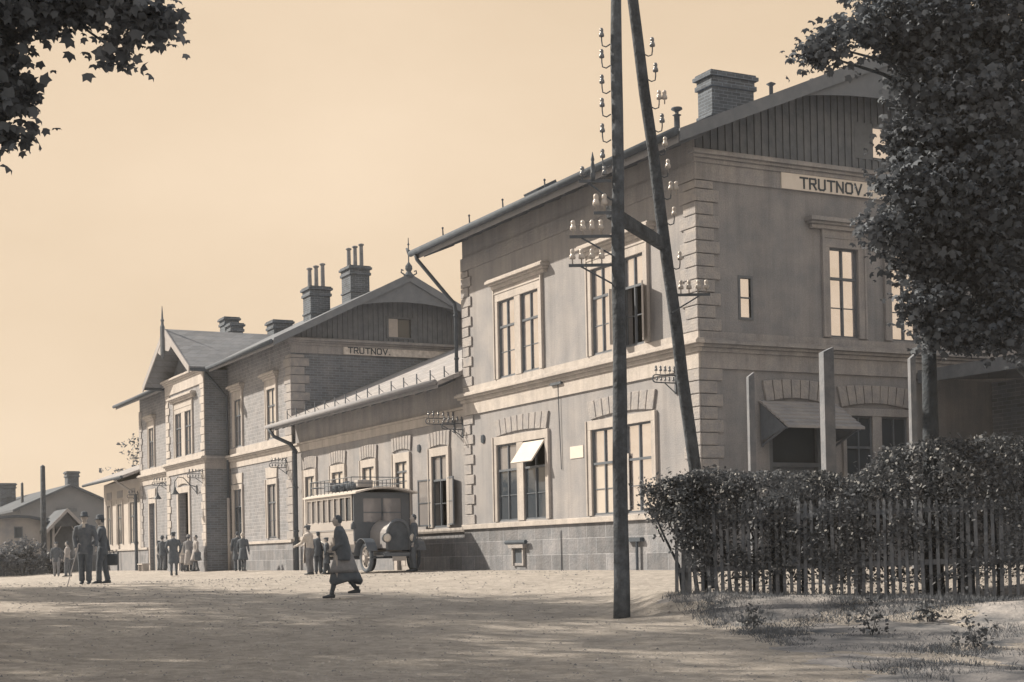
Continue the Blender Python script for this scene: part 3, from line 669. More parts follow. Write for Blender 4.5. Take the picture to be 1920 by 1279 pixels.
for a, b_ in ((MX0-.04, -42.86), (-36.49, MX1+.04)):
    band(mf, mn, a, b_, 4.50, 4.84, .04, TRIM); cornice(mf, mn, a, b_, 4.98, TRIM, .0, .0); band(mf, mn, a, b_, 5.072, 5.34, .04, TRIM)
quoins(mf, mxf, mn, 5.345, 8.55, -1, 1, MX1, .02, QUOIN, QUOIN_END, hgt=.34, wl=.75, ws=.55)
quoins(mf, None, mn, 1.222, 4.5, -1, 1, MX1, 0, QUOIN, QUOIN, hgt=.34, wl=.7, ws=.5)
quoins(mf, None, mn, 1.222, 4.5, 1, 1, MX0, 0, QUOIN, QUOIN, hgt=.34, wl=.55, ws=.4)
quoins(mf, None, mn, 5.345, 8.5, 1, 1, MX0, 0, QUOIN, QUOIN, hgt=.34, wl=.55, ws=.4)
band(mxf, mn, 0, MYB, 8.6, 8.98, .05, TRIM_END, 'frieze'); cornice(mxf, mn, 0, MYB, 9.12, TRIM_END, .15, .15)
sg = MB(); mxf.box(sg, 2.22, 7.6, .052, .08, 8.62, 8.96); sg = sg.build('sign_board', mat('faded_name_board', .60, .22, 6), mn, 'name board, its right half whitewashed over')
textmesh('TRUTNOV.', .24, 'lettering', INK, sg, (MX1+.084, 2.42, 8.67), sx=1.0, wt=.18)
for k, (a, b_) in enumerate(UW):
    if k == 2: continue
    window(mf, mn, [(a, b_)], 5.4, 7.42, trim=(.17, .17), head=.4, hood=(a-.42, b_+.42, 8.0), top_m=P_BLIND, low_m=[P_MID, P_BLIND, P_SKY, P_SKY][k])
for k, (a, b_, z) in enumerate(LWm):
    if z > 0: window(mf, mn, [(a, b_)], 1.34, 3.52, trim=(.17, .17), head=.22, arch=(a-.2, b_+.2, 3.78, 4.22, 1), am=TRIM, top_m=P_MID, low_m=[P_DARK, P_MID][k % 2])
    else:
        arch_only(mf, a-.2, b_+.2, 3.78, 4.25, 1, TRIM, mn)
        mb = MB(); mf.box(mb, a-.17, a, 0, .055, 0, 3.74); mf.box(mb, b_, b_+.17, 0, .055, 0, 3.74); mf.box(mb, a, b_, 0, .055, 3.5, 3.74); mb.build('door_surround', TRIM, mn)
        mb = MB(); mf.box(mb, a, b_, -.2, -.15, 0, 3.5); mb.build('door', FRAME, mn, 'tall dark side door')
# tower (entrance projection)
TX0, TX1, TY = -42.85, -36.5, -1.05
tf = Fr('Y', TY); DOOR = (-40.85, -39.15)
TUW = [(-41.2, -40.15), (-39.6, -38.5)]
mb = MB(); wall_face(mb, tf, TX0, TX1, 0, 8.9, [(a, b_, 5.3, 7.3) for a, b_ in TUW]+[(DOOR[0], DOOR[1], 0, 3.6)], depth=.3)
mb.build('projection_front', BRICK, mn)
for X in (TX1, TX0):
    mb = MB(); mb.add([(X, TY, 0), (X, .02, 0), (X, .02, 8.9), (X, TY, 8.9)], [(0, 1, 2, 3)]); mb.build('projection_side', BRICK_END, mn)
for a, b_ in ((TX0-.05, DOOR[0]-.3), (DOOR[1]+.3, TX1+.05)):
    mb = MB(); tf.box(mb, a, b_, 0, .06, -.6, 1.1); mb.build('plinth', PLINTH, mn)
quoins(tf, None, mn, .0, 4.5, -1, 1, TX1, 0, TRIM, TRIM, hgt=.34, wl=.6, ws=.42); quoins(tf, None, mn, .0, 4.5, 1, 1, TX0, 0, TRIM, TRIM, hgt=.34, wl=.6, ws=.42)
quoins(tf, None, mn, 5.345, 8.3, -1, 1, TX1, 0, TRIM, TRIM, hgt=.34, wl=.6, ws=.42); quoins(tf, None, mn, 5.345, 8.3, 1, 1, TX0, 0, TRIM, TRIM, hgt=.34, wl=.6, ws=.42)
band(tf, mn, TX0-.04, TX1+.04, 4.50, 4.84, .05, TRIM); cornice(tf, mn, TX0, TX1, 4.98, TRIM, .2, .2); band(tf, mn, TX0-.04, TX1+.04, 5.072, 5.28, .05, TRIM)
band(tf, mn, TX0-.04, TX1+.04, 8.3, 8.8, .06, TRIM, 'frieze'); cornice(tf, mn, TX0, TX1, 8.95, TRIM, .2, .2)
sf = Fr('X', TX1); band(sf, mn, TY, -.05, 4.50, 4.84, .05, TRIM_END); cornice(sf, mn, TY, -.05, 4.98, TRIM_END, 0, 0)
window(tf, mn, TUW, 5.3, 7.3, trim=(.2, .2), head=.5, hood=(-41.9, -37.8, 8.02), top_m=P_SKY, low_m=P_SKY)
arch_only(tf, DOOR[0]-.25, DOOR[1]+.25, 3.9, 4.35, 7, TRIM, mn)
mb = MB(); tf.box(mb, DOOR[0]-.25, DOOR[0], 0, .07, 0, 3.88); tf.box(mb, DOOR[1], DOOR[1]+.25, 0, .07, 0, 3.88); tf.box(mb, DOOR[0], DOOR[1], 0, .07, 3.6, 3.88); mb.build('door_surround', TRIM, mn)
mb = MB(); tf.box(mb, DOOR[0], DOOR[1], -.7, -.65, 0, 3.6); tf.box(mb, (DOOR[0]+DOOR[1])/2-.03, (DOOR[0]+DOOR[1])/2+.03, -.65, -.6, 0, 3.0); tf.box(mb, DOOR[0], DOOR[1], -.65, -.6, 2.6, 2.7); mb.build('door', FRAME, mn, 'tall dark main entrance door')
mb = MB(); tf.box(mb, DOOR[0]-.3, DOOR[1]+.3, 0, .4, -.5, .02); mb.build('door_step', QUOIN, mn)
# tower roof
TR = -39.95; THW = 4.0; TSL = .545; TZ = 8.93
mb = MB()
for s_ in (-1, 1):
    xe = TR+s_*THW
    p = [(xe, -1.85, TZ), (TR+s_*.001, -1.85, TZ+THW*TSL), (TR+s_*.001, 3.4, TZ+THW*TSL), (xe, -.9, TZ)]
    q = [(a, b_, c-.14) for a, b_, c in p]
    mb.hexa(q, p)
mb.build('projection_roof', ROOFG, mn)
mb = MB()
for s_ in (-1, 1):
    xe = TR+s_*(THW+.06)
    mb.prism([(xe, -1.855, TZ-.30), (xe, -1.855, TZ-.0), (TR, -1.855, TZ+THW*TSL+.06), (TR, -1.855, TZ+THW*TSL-.30)], (0, -.05, 0))
    mb.prism([(TR, -1.86, TZ+THW*TSL-.32), (TR+s_*1.15, -1.86, TZ+THW*TSL-.32-1.15*TSL), (TR+s_*.75, -1.86, TZ+THW*TSL-1.12), (TR, -1.86, TZ+THW*TSL-.98)], (0, -.03, 0))
mb.build('barge_board', BARGE, mn, 'pale barge boards of the entrance gable')
mb = MB(); mb.prism([(TX0, TY+.3, 9.0), (TX1, TY+.3, 9.0), (TR, TY+.3, TZ+THW*TSL-.2)], (0, -.05, 0)); mb.build('gable_boarding', WOODD, mn)
mb = MB(); mb.tube([(TR, -1.95, 9.75), (TR, -1.95, 9.95), (TR, -1.95, 11.2), (TR, -1.95, 11.3), (TR, -1.95, 12.15)], [.05, .11, .11, .07, .015], 6); mb.ball((TR, -1.95, 11.5), .09, 8, 5); mb.build('finial', WOODD, mn)
for s_ in (-1, 1):
    mb = MB(); mb.box(TR+s_*THW-.1, TR+s_*THW+.1, -1.85, -.9, TZ-.2, TZ-.08); mb.build('gutter', METAL, mn)
# main roof
mb = MB(); zr, ze = gable_slabs(mb, MX0-1.0, MX1+.95, -1.0, MYR, MYB+1, MZE, MSL, .16); mb.build('roof', ROOFD, mn)
mb = MB(); mb.prism([(MX1+.955, -1.0, MZE-.22), (MX1+.955, -1.0, MZE+.05), (MX1+.955, MYR, zr+.05), (MX1+.955, MYR, zr-.28)], (.05, 0, 0)); mb.prism([(MX1+.955, MYB+1, ze-.22), (MX1+.955, MYB+1, ze+.05), (MX1+.955, MYR, zr+.05), (MX1+.955, MYR, zr-.28)], (.05, 0, 0)); mb.build('verge_board', MATS['verge_paint'], mn)
for a, b_ in ((MX0-1.0, TR-THW-.1), (TR+THW+.1, MX1+.95)):
    mb = MB(); mb.box(a, b_, -1.02, -1.002, MZE-.26, MZE-.03); mb.build('fascia', MATS['fascia_paint'], mn)
    mb = MB(); mb.tube([(a-.1, -1.1, MZE-.1), (b_, -1.1, MZE-.08)], .09, 8); mb.build('gutter', METAL, mn, smooth=True)
zat2 = lambda y: MZE-.17+MSL*((y+1.0) if y < MYR else (MYB+1.0-y))
board_gable(mn, MX1, .02, MYB, 9.2, MYR, zat2, WOODD, [(4.15, 5.3, 9.4, 10.2)], step=.11)
mb = MB(); mxf.box(mb, 4.1, 4.2, -.05, .08, 9.35, 10.25); mxf.box(mb, 5.2, 5.3, -.05, .08, 9.35, 10.25); mxf.box(mb, 4.2, 5.2, -.05, .08, 10.17, 10.25); mxf.box(mb, 4.2, 5.2, -.05, .08, 9.35, 9.42)
at = mb.build('attic_window', FRAME, mn, 'attic window with one pale shutter'); mb = MB(); mxf.box(mb, 4.22, 4.62, .0, .04, 9.42, 10.17); mb.build('shutter', FRAMEL, at); pane_obj(mxf, -.03, 4.62, 5.2, 9.42, 10.17, P_DARK, at)
truss(mn, MX1+.93, MYR, 5, zr, MSL, 1.35, MATS['gable_panel_paint'])
mb = MB(); mb.lathe([(.2, 0), (.22, .08), (.14, .16), (.09, .24), (.15, .34), (.14, .46), (.05, .58), (.025, .62), (.022, 1.3), (.05, 1.32), (.02, 1.4), (.015, 1.6)], (MX1+.9, MYR, zr-.1), 10)
for s_ in (-1, 1): mb.tube([(MX1+.9, MYR+s_*.2, zr+.0), (MX1+.9, MYR+s_*.34, zr+.08), (MX1+.9, MYR+s_*.32, zr+.2), (MX1+.9, MYR+s_*.24, zr+.16)], .03, 6)
mb.build('finial', METAL, mn)
chimney(mn, -33.7, -32.75, 2.6, 3.5, 9.9, 12.2, 3); chimney(mn, -34.7, -33.6, 4.8, 5.7, 10.6, 13.4, 3)
chimney(mn, -45.4, -44.5, 2.4, 3.1, 9.9, 12.6, 0); chimney(mn, -44.2, -43.5, 2.4, 3.0, 9.9, 12.15, 0); chimney(mn, -40.4, -39.4, 3.2, 4.1, 10.2, 11.75, 0)
mb = MB(); mb.tube([(-36.35, -1.05, MZE-.2), (-36.35, -.5, MZE-.8), (-36.28, -.1, MZE-1.3), (-36.28, -.1, 3.2)], .06, 8); mb.build('downpipe', METAL, mn, smooth=True)
mb = MB(); mb.tube([(-36.28, -.1, 3.2), (-36.28, -.1, 0)], .075, 8); mb.build('downpipe', FRAMEL, mn, 'pale painted lower length of the downpipe', smooth=True)

# ================================================================== FAR LOW WING
fwg = thing('far_low_wing', 'low pale wing at the far end of the station, its eaves just above three windows', 'building', (-57, 0, 0))
f3 = Fr('Y', .06); WX0, WX1 = -61.4, -52.42
FW = [(-60.5, -59.5), (-57.9, -56.8), (-55.0, -53.9)]
mb = MB(); wall_face(mb, f3, WX0, WX1, 0, 5.0, [(a, b_, 1.5, 3.75) for a, b_ in FW]); wall_face(mb, Fr('Y', 8), WX0, WX1, 0, 5, []); wall_face(mb, Fr('X', WX0), .06, 8, 0, 5, []); mb.add([(WX0, .06, 5), (WX0, 8, 5), (WX0, 4, 6.6)], [(0, 1, 2)]); mb.build('wall', mat('pale_plaster', .46, .08, 1.5), fwg)
mb = MB(); mb.box(WX0+.2, WX1-.2, 3, 3.1, 0, 5); mb.build('inner_wall', MATS['interior'], fwg)
mb = MB(); f3.box(mb, WX0-.05, WX1, 0, .07, -.6, 1.1); mb.build('plinth', mat('pale_plinth', .25, .15, 2), fwg)
mb = MB(); f3.box(mb, WX0-.05, WX1, 0, .14, 1.102, 1.2); mb.build('plinth_ledge', TRIM, fwg)
for a, b_ in FW:
    window(f3, fwg, [(a, b_)], 1.5, 3.75, trim=(.15, .15), head=.25, top_m=P_BLIND, low_m=P_BLIND, fm=FRAME)
    band(f3, fwg, a-.1, b_+.1, 4.1, 4.5, .03, mat('grey_panel', .28, .1, 2), 'panel')
mb = MB(); x0 = WX0-.7
mb.hexa([(x0, -.95, 4.95), (WX1, -.95, 4.95), (WX1, 4, 6.75), (x0, 4, 6.75)], [(x0, -.95, 5.1), (WX1, -.95, 5.1), (WX1, 4, 6.9), (x0, 4, 6.9)])
mb.hexa([(x0, 4.002, 6.75), (WX1, 4.002, 6.75), (WX1, 9, 4.95), (x0, 9, 4.95)], [(x0, 4.002, 6.9), (WX1, 4.002, 6.9), (WX1, 9, 5.1), (x0, 9, 5.1)]); mb.build('roof', ROOFL, fwg)
mb = MB(); mb.tube([(x0, -1.0, 5.0), (WX1, -1.0, 5.02)], .08, 8); mb.build('gutter', METAL, fwg)
mb = MB(); mb.tube([(-54.2, -1.0, 4.95), (-53.0, -.3, 4.25), (-52.7, -.2, 4.1)], .055, 8); mb.build('downpipe', BARGE, fwg, 'pale slanting downpipe under the eaves'); mb = MB(); mb.tube([(-52.7, -.2, 4.1), (-52.7, -.2, 0)], .09, 8); mb.tube([(-52.7, -.2, 1.4), (-52.7, -.2, 1.55)], .12, 8); mb.build('downpipe', METAL, fwg)
mb = MB(); mb.tube([(-57.2, -.15, 1.1), (-57.2, -.15, 0)], .05, 6); mb.build('downpipe', METAL, fwg)

# ================================================================== PLATFORM CANOPY at right of pavilion
pv = thing('platform_canopy', 'dark low canopy building reaching out from the pavilion end wall behind the maple', 'canopy', (3.5, 8, 0))
mb = MB(); mb.hexa([(.08, 6.5, 4.6), (16, 6.5, 4.6), (16, 12.5, 4.9), (.08, 12.5, 4.9)], [(.08, 6.5, 4.78), (16, 6.5, 4.78), (16, 12.5, 5.3), (.08, 12.5, 5.3)]); mb.build('roof', ROOFD, pv)
mb = MB(); mb.box(.2, 16.05, 6.42, 6.498, 4.5, 4.82); mb.build('fascia', WOODD, pv)
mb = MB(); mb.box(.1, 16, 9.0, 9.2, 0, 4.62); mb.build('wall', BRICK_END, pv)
for x in (4, 8, 12, 15.8):
    mb = MB(); mb.box(x, x+.16, 6.6, 6.76, 0, 4.6); mb.tube([(x+.08, 6.68, 3.7), (x-.8, 6.68, 4.58)], .05, 6); mb.build('post', WOODD, pv)

# ================================================================== PART TWO: poles, plants, bus, people
def GP(D, lat): p = CAM+fwh*D+rth*lat; return p.x, p.y
RTA = math.atan2(rth.y, rth.x)
def insul_mesh(k=1.0):
    k *= .88
    mb = MB(); mb.lathe([(.012*k, -.10*k), (.012*k, .0), (.052*k, .0), (.056*k, .03*k), (.046*k, .075*k), (.034*k, .085*k), (.040*k, .11*k), (.040*k, .15*k), (.025*k, .175*k), (.005, .18*k)], seg=10); return mb
INS = {}
def insulator(par, loc, k=1.0, m=None):
    m = m or PORC; key = (round(k, 2), m.name)
    if key not in INS:
        o = insul_mesh(k).build('insulator', m, par, world=False, smooth=True); INS[key] = o
    else: o = copyo(INS[key], par)
    o.parent = par; o.location = loc; return o
# ---- utility pole with strut
px_, py_ = 9.12, -7.86
up_ = thing('utility_pole', 'tall dark wooden telegraph pole with leaning strut, nearest the camera in front of the hedge', 'utility pole', (px_, py_, gz(px_, py_)-.03), RTA)
gz0 = up_.location.z
def zl(py): return .43+(1030-py)/122-gz0
mb = MB(); path = []; rad = []
for i in range(15):
    z = -.3+i*.9; path.append((.012*z+.008*math.sin(i*1.7), .006*math.cos(i*1.3), z)); rad.append(.124-.0042*z+(.012 if i == 0 else 0)+.004*math.sin(i*2.1))
mb.tube(path, rad, 14); mb.build('pole', POLE, up_, world=False, smooth=True)
def sx_(z): # strut x,y at height z
    t = max(0, min(1, (12.6-z)/12.9)); return (2.10*t+.03, 5.3*t)
mb = MB(); path = []; rad = []
for i in range(15):
    z = -.4+i*.9; x, y = sx_(z); path.append((x+.01*math.sin(i*2.3), y, z)); rad.append(.122-.0035*z)
mb.tube(path, rad, 12); mb.build('strut', POLE, up_, world=False, smooth=True)
def zs(py):
    z = zl(py)
    for _ in range(6): z = .43+(1030-py)/2850*(23.3+sx_(z)[1])-gz0
    return z
z = zl(392); x, y = sx_(z)
mb = MB(); mb.hexa([(0, .0, z-.06), (x, y-.05, z-.06), (x-.1, y+.06, z-.06), (-.1, .1, z-.06)], [(0, .0, z+.12), (x, y-.05, z+.12), (x-.1, y+.06, z+.12), (-.1, .1, z+.12)]); mb.build('tie_beam', POLE, up_, world=False)
def arm(par, x0, x1, z, ins, y=0, k=1.0, m=None, brace=True):
    mb = MB(); mb.box(min(x0, x1), max(x0, x1), y-.018, y+.018, z-.022, z+.022)
    if brace: mb.tube([(x0+(x1-x0)*.72, y, z-.02), (x0, y, z-.30)], .014, 5)
    mb.build('crossarm', IRON, par, world=False)
    for xi in ins: insulator(par, (xi, y, z+.10*k), k, m)
arm(up_, -.02, -.68, zl(436), (-.62, -.47, -.33, -.19)); arm(up_, -.02, -.70, zl(490), (-.64, -.5, -.34, -.19))
arm(up_, -.02, -.30, zl(392), (-.26, -.11+-.02), brace=False, k=1.15); arm(up_, -.02, -.52, zl(332), (-.46, -.12), k=.9, m=PORCD)
mb = MB(); mb.lathe([(.03, 0), (.045, .1), (.03, .14), (.04, .2), (.02, .3), (.03, .33), (.005, .45)], (-.3, 0, zl(332)), 8); mb.build('spike', IRON, up_, world=False, smooth=True)
def hook(par, x0, y0, x1, z, k=.9, m=None, two=False):
    mb = MB(); d = 1 if x1 > x0 else -1
    mb.tube([(x0, y0, z-.12), ((x0+x1)/2, y0, z-.16), (x1-.01*d, y0, z-.14), (x1, y0, z-.06), (x1, y0, z)], .011, 5)
    mb.build('hook', IRON, par, world=False); insulator(par, (x1, y0, z), k, m)
    if two: insulator(par, (x1+.09*d, y0, z), k, m)
for py in (60, 100, 148, 192, 240, 288): zz = zl(py); hook(up_, .012*zz-.1, 0, .012*zz-.23, zz, .85, PORCD)
for py, two, mm in ((78, 0, PORCD), (126, 0, PORCD), (178, 1, PORC), (222, 0, PORCD), (266, 0, PORC), (308, 0, PORC), (350, 1, PORC), (398, 0, PORC), (482, 0, PORC)):
    zz = zs(py); x, y = sx_(zz); hook(up_, x+.08, y, x+.22, zz, .95, mm, bool(two))
zz = zs(548); x, y = sx_(zz); arm(up_, x, x+.66, zz, (x+.16, x+.3, x+.46, x+.6), y=y)
# ---- wall racks of insulators
def rack(X, Y, z, wd, n, label, rows=2):
    t = thing('insulator_rack', label, 'insulator rack', (X, Y, z), 0, 'insulator racks on the station walls')
    mb = MB(); pts = []; r = .09
    for i in range(9): a = math.pi/2+math.pi*i/8; pts.append((0, -(wd-r)+r*math.cos(a), r*math.sin(a)))
    pts = [(0, 0, r)]+pts+[(0, 0, -r)]; mb.tube(pts, .016, 6, cap=True); mb.box(-.03, .03, -.03, .0, -.35, .2)
    mb.tube([(0, -wd*.5, -r), (0, -.02, -.33)], .014, 5); mb.build('rack_frame', IRON, t, world=False)
    for i in range(n):
        insulator(t, (0, -wd+.1+(wd-.15)*i/max(1, n-1), r+.09), .8, PORCD)
        if rows > 1: insulator(t, (0, -wd+.12+(wd-.2)*i/max(1, n-1), -.04), .62, PORCD)
    return t
rack(-13.35, .09, 4.58, .98, 6, 'large iron insulator rack where the low wing meets the pavilion')
rack(-12.75, .09, 4.38, .72, 5, 'smaller iron rack tucked under the largest insulator rack', 1)
rack(-.95, -.01, 4.5, .66, 5, 'iron insulator rack on the pavilion front half hidden by the leaning strut')
rack(-28.75, -.0, 4.18, .72, 5, 'iron insulator rack beside the thick downpipe, above the brick ground floor')
rack(-36.8, -1.07, 4.2, .72, 5, 'iron insulator rack at the outer corner of the entrance projection')
rack(-46.6, .0, 4.35, .85, 6, 'iron insulator rack above the tall dark side door')
rack(-52.9, .0, 4.0, .6, 4, 'iron insulator rack over the downpipe of the far low wing', 1)
def wlamp(X, Y, z, out, label):
    t = thing('wall_lamp', label, 'wall lamp', (X, Y, z), 0, 'wall lamps by the entrance')
    mb = MB(); mb.tube([(0, 0, 0), (0, -out*.3, .1), (0, -out*.6, .42), (0, -out*.85, .45), (0, -out, .25), (0, -out, .0)], .022, 6); mb.tube([(0, 0, -.25), (0, -out*.45, .25)], .016, 5); mb.box(-.04, .04, -.03, 0, -.3, .1); mb.build('bracket', IRON, t, world=False)
    mb = MB(); mb.lathe([(.03, .02), (.05, -.03), (.07, -.12), (.20, -.3), (.21, -.32), (.04, -.30)], (0, -out, 0), 12); mb.build('lamp_shade', IRON, t, world=False, smooth=True)
wlamp(-45.2, 0, 3.85, .95, 'gooseneck iron wall lamp left of the entrance, above the side door')
wlamp(-37.85, -1.07, 3.75, 1.0, 'gooseneck iron wall lamp hanging in front of the main entrance')

# ---- plants
def leaf_mesh(name, pts, size, m, par=None, shape='oval', up_bias=.5, world=True):
    pts = np.asarray(pts, float); n = len(pts)
    if shape == 'maple':
        base = []
        for i in range(10):
            a = math.pi*i/5+.3; r = (.5 if i % 2 == 0 else .34)*(1, .9, .8, .85, .75)[i//2]; base.append((r*math.cos(a), r*math.sin(a), (.08 if i % 2 else -.10)))
    elif shape == 'oval': base = [(-.5, 0, 0), (-.15, .28, .06), (.3, .2, .03), (.5, 0, -.03), (.3, -.2, .03), (-.15, -.28, .06)]
    else: base = [(-.5, 0, 0), (0, .3, .05), (.5, 0, 0), (0, -.3, .05)]
    base = np.array(base); k = len(base)
    nrm = NR.normal(size=(n, 3)); nrm[:, 2] = np.abs(nrm[:, 2])+up_bias; nrm /= np.linalg.norm(nrm, axis=1)[:, None]
    t_ = NR.normal(size=(n, 3)); t_ -= (t_*nrm).sum(1)[:, None]*nrm; t_ /= np.linalg.norm(t_, axis=1)[:, None]
    b_ = np.cross(nrm, t_); sz = size*(.5+.85*NR.rand(n))[:, None, None]
    V = pts[:, None, :]+sz*(base[None, :, 0:1]*t_[:, None, :]+base[None, :, 1:2]*b_[:, None, :]+base[None, :, 2:3]*nrm[:, None, :])
    if par is not None and world:
        V = V-np.array(par.location)[None, None, :]
    me = bpy.data.meshes.new(name); me.vertices.add(n*k); me.vertices.foreach_set('co', V.reshape(-1).astype(np.float32))
    me.loops.add(n*k); me.loops.foreach_set('vertex_index', np.arange(n*k, dtype=np.int32))
    me.polygons.add(n); me.polygons.foreach_set('loop_start', np.arange(0, n*k, k, dtype=np.int32)); me.polygons.foreach_set('loop_total', np.full(n, k, np.int32))
    me.update(calc_edges=True); me.validate(); me.materials.append(m)
    o = bpy.data.objects.new(name, me); COL.objects.link(o)
    if par is not None: o.parent = par
    return o
def blob(c, r, ncl, per, sig):
    c = np.array(c, float); r = np.array(r if isinstance(r, (tuple, list)) else (r, r, r), float)
    d = NR.normal(size=(ncl, 3)); d /= np.linalg.norm(d, axis=1)[:, None]; q = NR.rand(ncl)**.42
    cc = c+d*r*q[:, None]
    return (cc[:, None, :]+NR.normal(size=(ncl, per, 3))*sig*np.array([1, 1, .7])).reshape(-1, 3)
def tree(label, x, y, h0, r0, blobs, per, sig, size, m, shape, limbs=.4, name='tree', group=None, cat='tree', hub=None):
    t = thing(name, label, cat, (x, y, gz(x, y)), 0, group)
    if hub: hb_ = MB(); hb_.tube([(x+.05, y, gz(x, y)+h0*1.3), ((x+hub[0])/2, (y+hub[1])/2, (gz(x, y)+h0*1.3+hub[2])/2+.2), hub], [r0*.6, r0*.5, r0*.35], 8); hb_.build('limb', BARK, t, smooth=True)
    pts = np.concatenate([blob(c, r, n, per, sig) for c, r, n in blobs]); leaf_mesh('crown', pts, size, m, t, shape)
    mb = MB(); g = gz(x, y)-.2; mb.tube([(x, y, g), (x+.03, y+.02, g+.3), (x+.05, y, g+h0*.5), (x, y+.05, g+h0), (x+.05, y, g+h0*1.5)], [r0*1.35, r0, r0*.85, r0*.7, r0*.3], 10)
    mb.build('trunk', BARK, t, smooth=True)
    for c, r, n in blobs:
        c = Vector(c); s0 = Vector(hub) if hub else Vector((x, y, g+h0*R.uniform(.95, 1.3))); md = s0.lerp(c, .5)+Vector((R.uniform(-.2, .2), R.uniform(-.2, .2), R.uniform(.1, .4)))
        mb = MB(); mb.tube([s0, md, c], [r0*limbs, r0*limbs*.5, r0*.05], 6); mb.build('limb', BARK, t, smooth=True)
    return t
def cb(D, lat, z): x, y = GP(D, lat); return (x, y, z)
def pb(px, py, D): # crown centre from its bearing, elevation and distance
    return cb(D, (px-961)/2850*D-(1001-py)*.02/2850*D, .43+(1040-py)/2850*D)
mb_ = [(pb(1600, 95, 21.5), (.42, .42, .34), 13), (pb(1565, 105, 21.5), (.24, .24, .2), 4), (pb(1675, 62, 22), (.5, .5, .3), 22), (pb(1760, 60, 22), (.8, .8, .6), 60), (pb(1860, 70, 23), (1.1, 1.1, .9), 120),
       (pb(1780, 140, 22.5), (.6, .7, .5), 50), (pb(1835, 220, 22), (.95, 1.0, .8), 120), (pb(1900, 230, 23), (1.2, 1.2, 1.1), 150), (pb(1768, 285, 22), (.5, .7, .45), 45),
       (pb(1762, 375, 21.5), (.5, .7, .5), 50), (pb(1835, 380, 22), (.95, 1.0, .9), 130), (pb(1910, 420, 22.5), (1.2, 1.2, 1.1), 150), (pb(1700, 445, 21.5), (.4, .4, .28), 18), (pb(1760, 490, 22), (.5, .7, .5), 48),
       (pb(1850, 510, 22), (.8, .8, .5), 60), (pb(1750, 585, 21.8), (.4, .5, .3), 22), (pb(1800, 640, 22), (.55, .5, .22), 26), (pb(1890, 620, 22), (.8, .8, .45), 55), (pb(1950, 560, 23), (1.2, 1.2, 1.2), 110),
       (pb(1850, -80, 23), (1.8, 1.8, 1.2), 180), (pb(2050, 100, 24), (1.8, 1.8, 2.2), 200), (pb(1700, -40, 22.5), (.8, .8, .5), 45), (pb(2060, 420, 24), (1.7, 1.7, 1.8), 170)]
tree('large dark maple standing by the fence and covering the right end of the pavilion', *GP(23.2, (1746-961)/2850*23.2), 4.3, .15, mb_, 28, .13, .135, LEAFT, 'maple', name='maple_tree', hub=pb(1840, 230, 22.8), limbs=.35)
lf = [(cb(12.6, -4.2, 5.2), (.42, .5, .40), 40), (cb(12.4, -3.75, 5.15), (.38, .42, .26), 30), (cb(12.5, -3.4, 5.1), (.3, .35, .2), 20), (cb(12.5, -3.08, 5.02), (.22, .3, .20), 12), (cb(12.5, -2.84, 4.86), (.10, .14, .12), 3), (cb(12.5, -3.22, 4.68), (.10, .12, .10), 3),
      (cb(12.6, -4.28, 4.6), (.24, .35, .34), 24), (cb(12.5, -4.12, 4.3), (.12, .2, .16), 7), (cb(12.6, -4.3, 4.0), (.13, .2, .16), 7), (cb(12.5, -3.9, 5.7), (.9, .6, .3), 60), (cb(13, -5.4, 5.3), (1.2, 1.2, 1.1), 90),
      (cb(14, -7.2, 7.2), (2.8, 2.8, 2.0), 120), (cb(17, -8.6, 9.0), (2.8, 2.8, 2.2), 110), (cb(12.5, -6.5, 9.2), (3.0, 3.0, 2.2), 120)]
x, y = GP(14, -7.4)
tree('dark maple hanging its leafy branches into the upper left corner', x, y, 4.6, .24, lf, 32, .11, .125, LEAFT, 'maple', name='maple_tree', limbs=.07, hub=cb(12.8, -4.75, 5.7))
for k, (D, lat, h, rr, nn, lb) in enumerate(((33, -17, 10.5, 4.0, 200, 'farthest but one of the shade trees left of the square'), (26.5, -14, 11, 4.0, 100, 'broad shade tree midway along the left side of the square'),
        (20, -12, 11, 4.0, 60, 'shade tree beside the square, behind the hanging maple'), (14, -10.5, 11, 4.0, 80, 'near shade tree left of the camera'), (37, -20.8, 8.5, 3.2, 120, 'farthest of the shade trees left of the square'),
        (27, -20, 10.5, 4, 200, 'back row shade tree with the widest crown'), (21, -17, 10, 4, 200, 'back row shade tree of middle height'), (15, -15.5, 9.5, 3.6, 190, 'lowest shade tree in the back row'))):
    x, y = GP(D, lat); tx, ty = GP(D, min(lat-1, -D*.337-2.2)); bl = [((x, y, h), (rr, rr, rr*.7), nn), ((x+1, y-1, h+2.6), (rr*.6, rr*.6, rr*.45), nn//3)]
    tree(lb, tx, ty, h*.6, .25, bl, 26, .42, .28, LEAFT, 'oval', name='shade_tree', group='shade trees along the square')
tree('slender far tree with sparse foliage beyond the end of the station', -91, 9.0, 5, .15, [((-91, 9, 9.6), (1.1, 1.1, 1.0), 9), ((-91.5, 7.8, 7.4), (1.3, 1.3, .6), 7), ((-91, 10.2, 8.2), (1.3, 1.3, 1.2), 12)], 12, .22, .3, LEAFF, 'oval', name='far_tree')
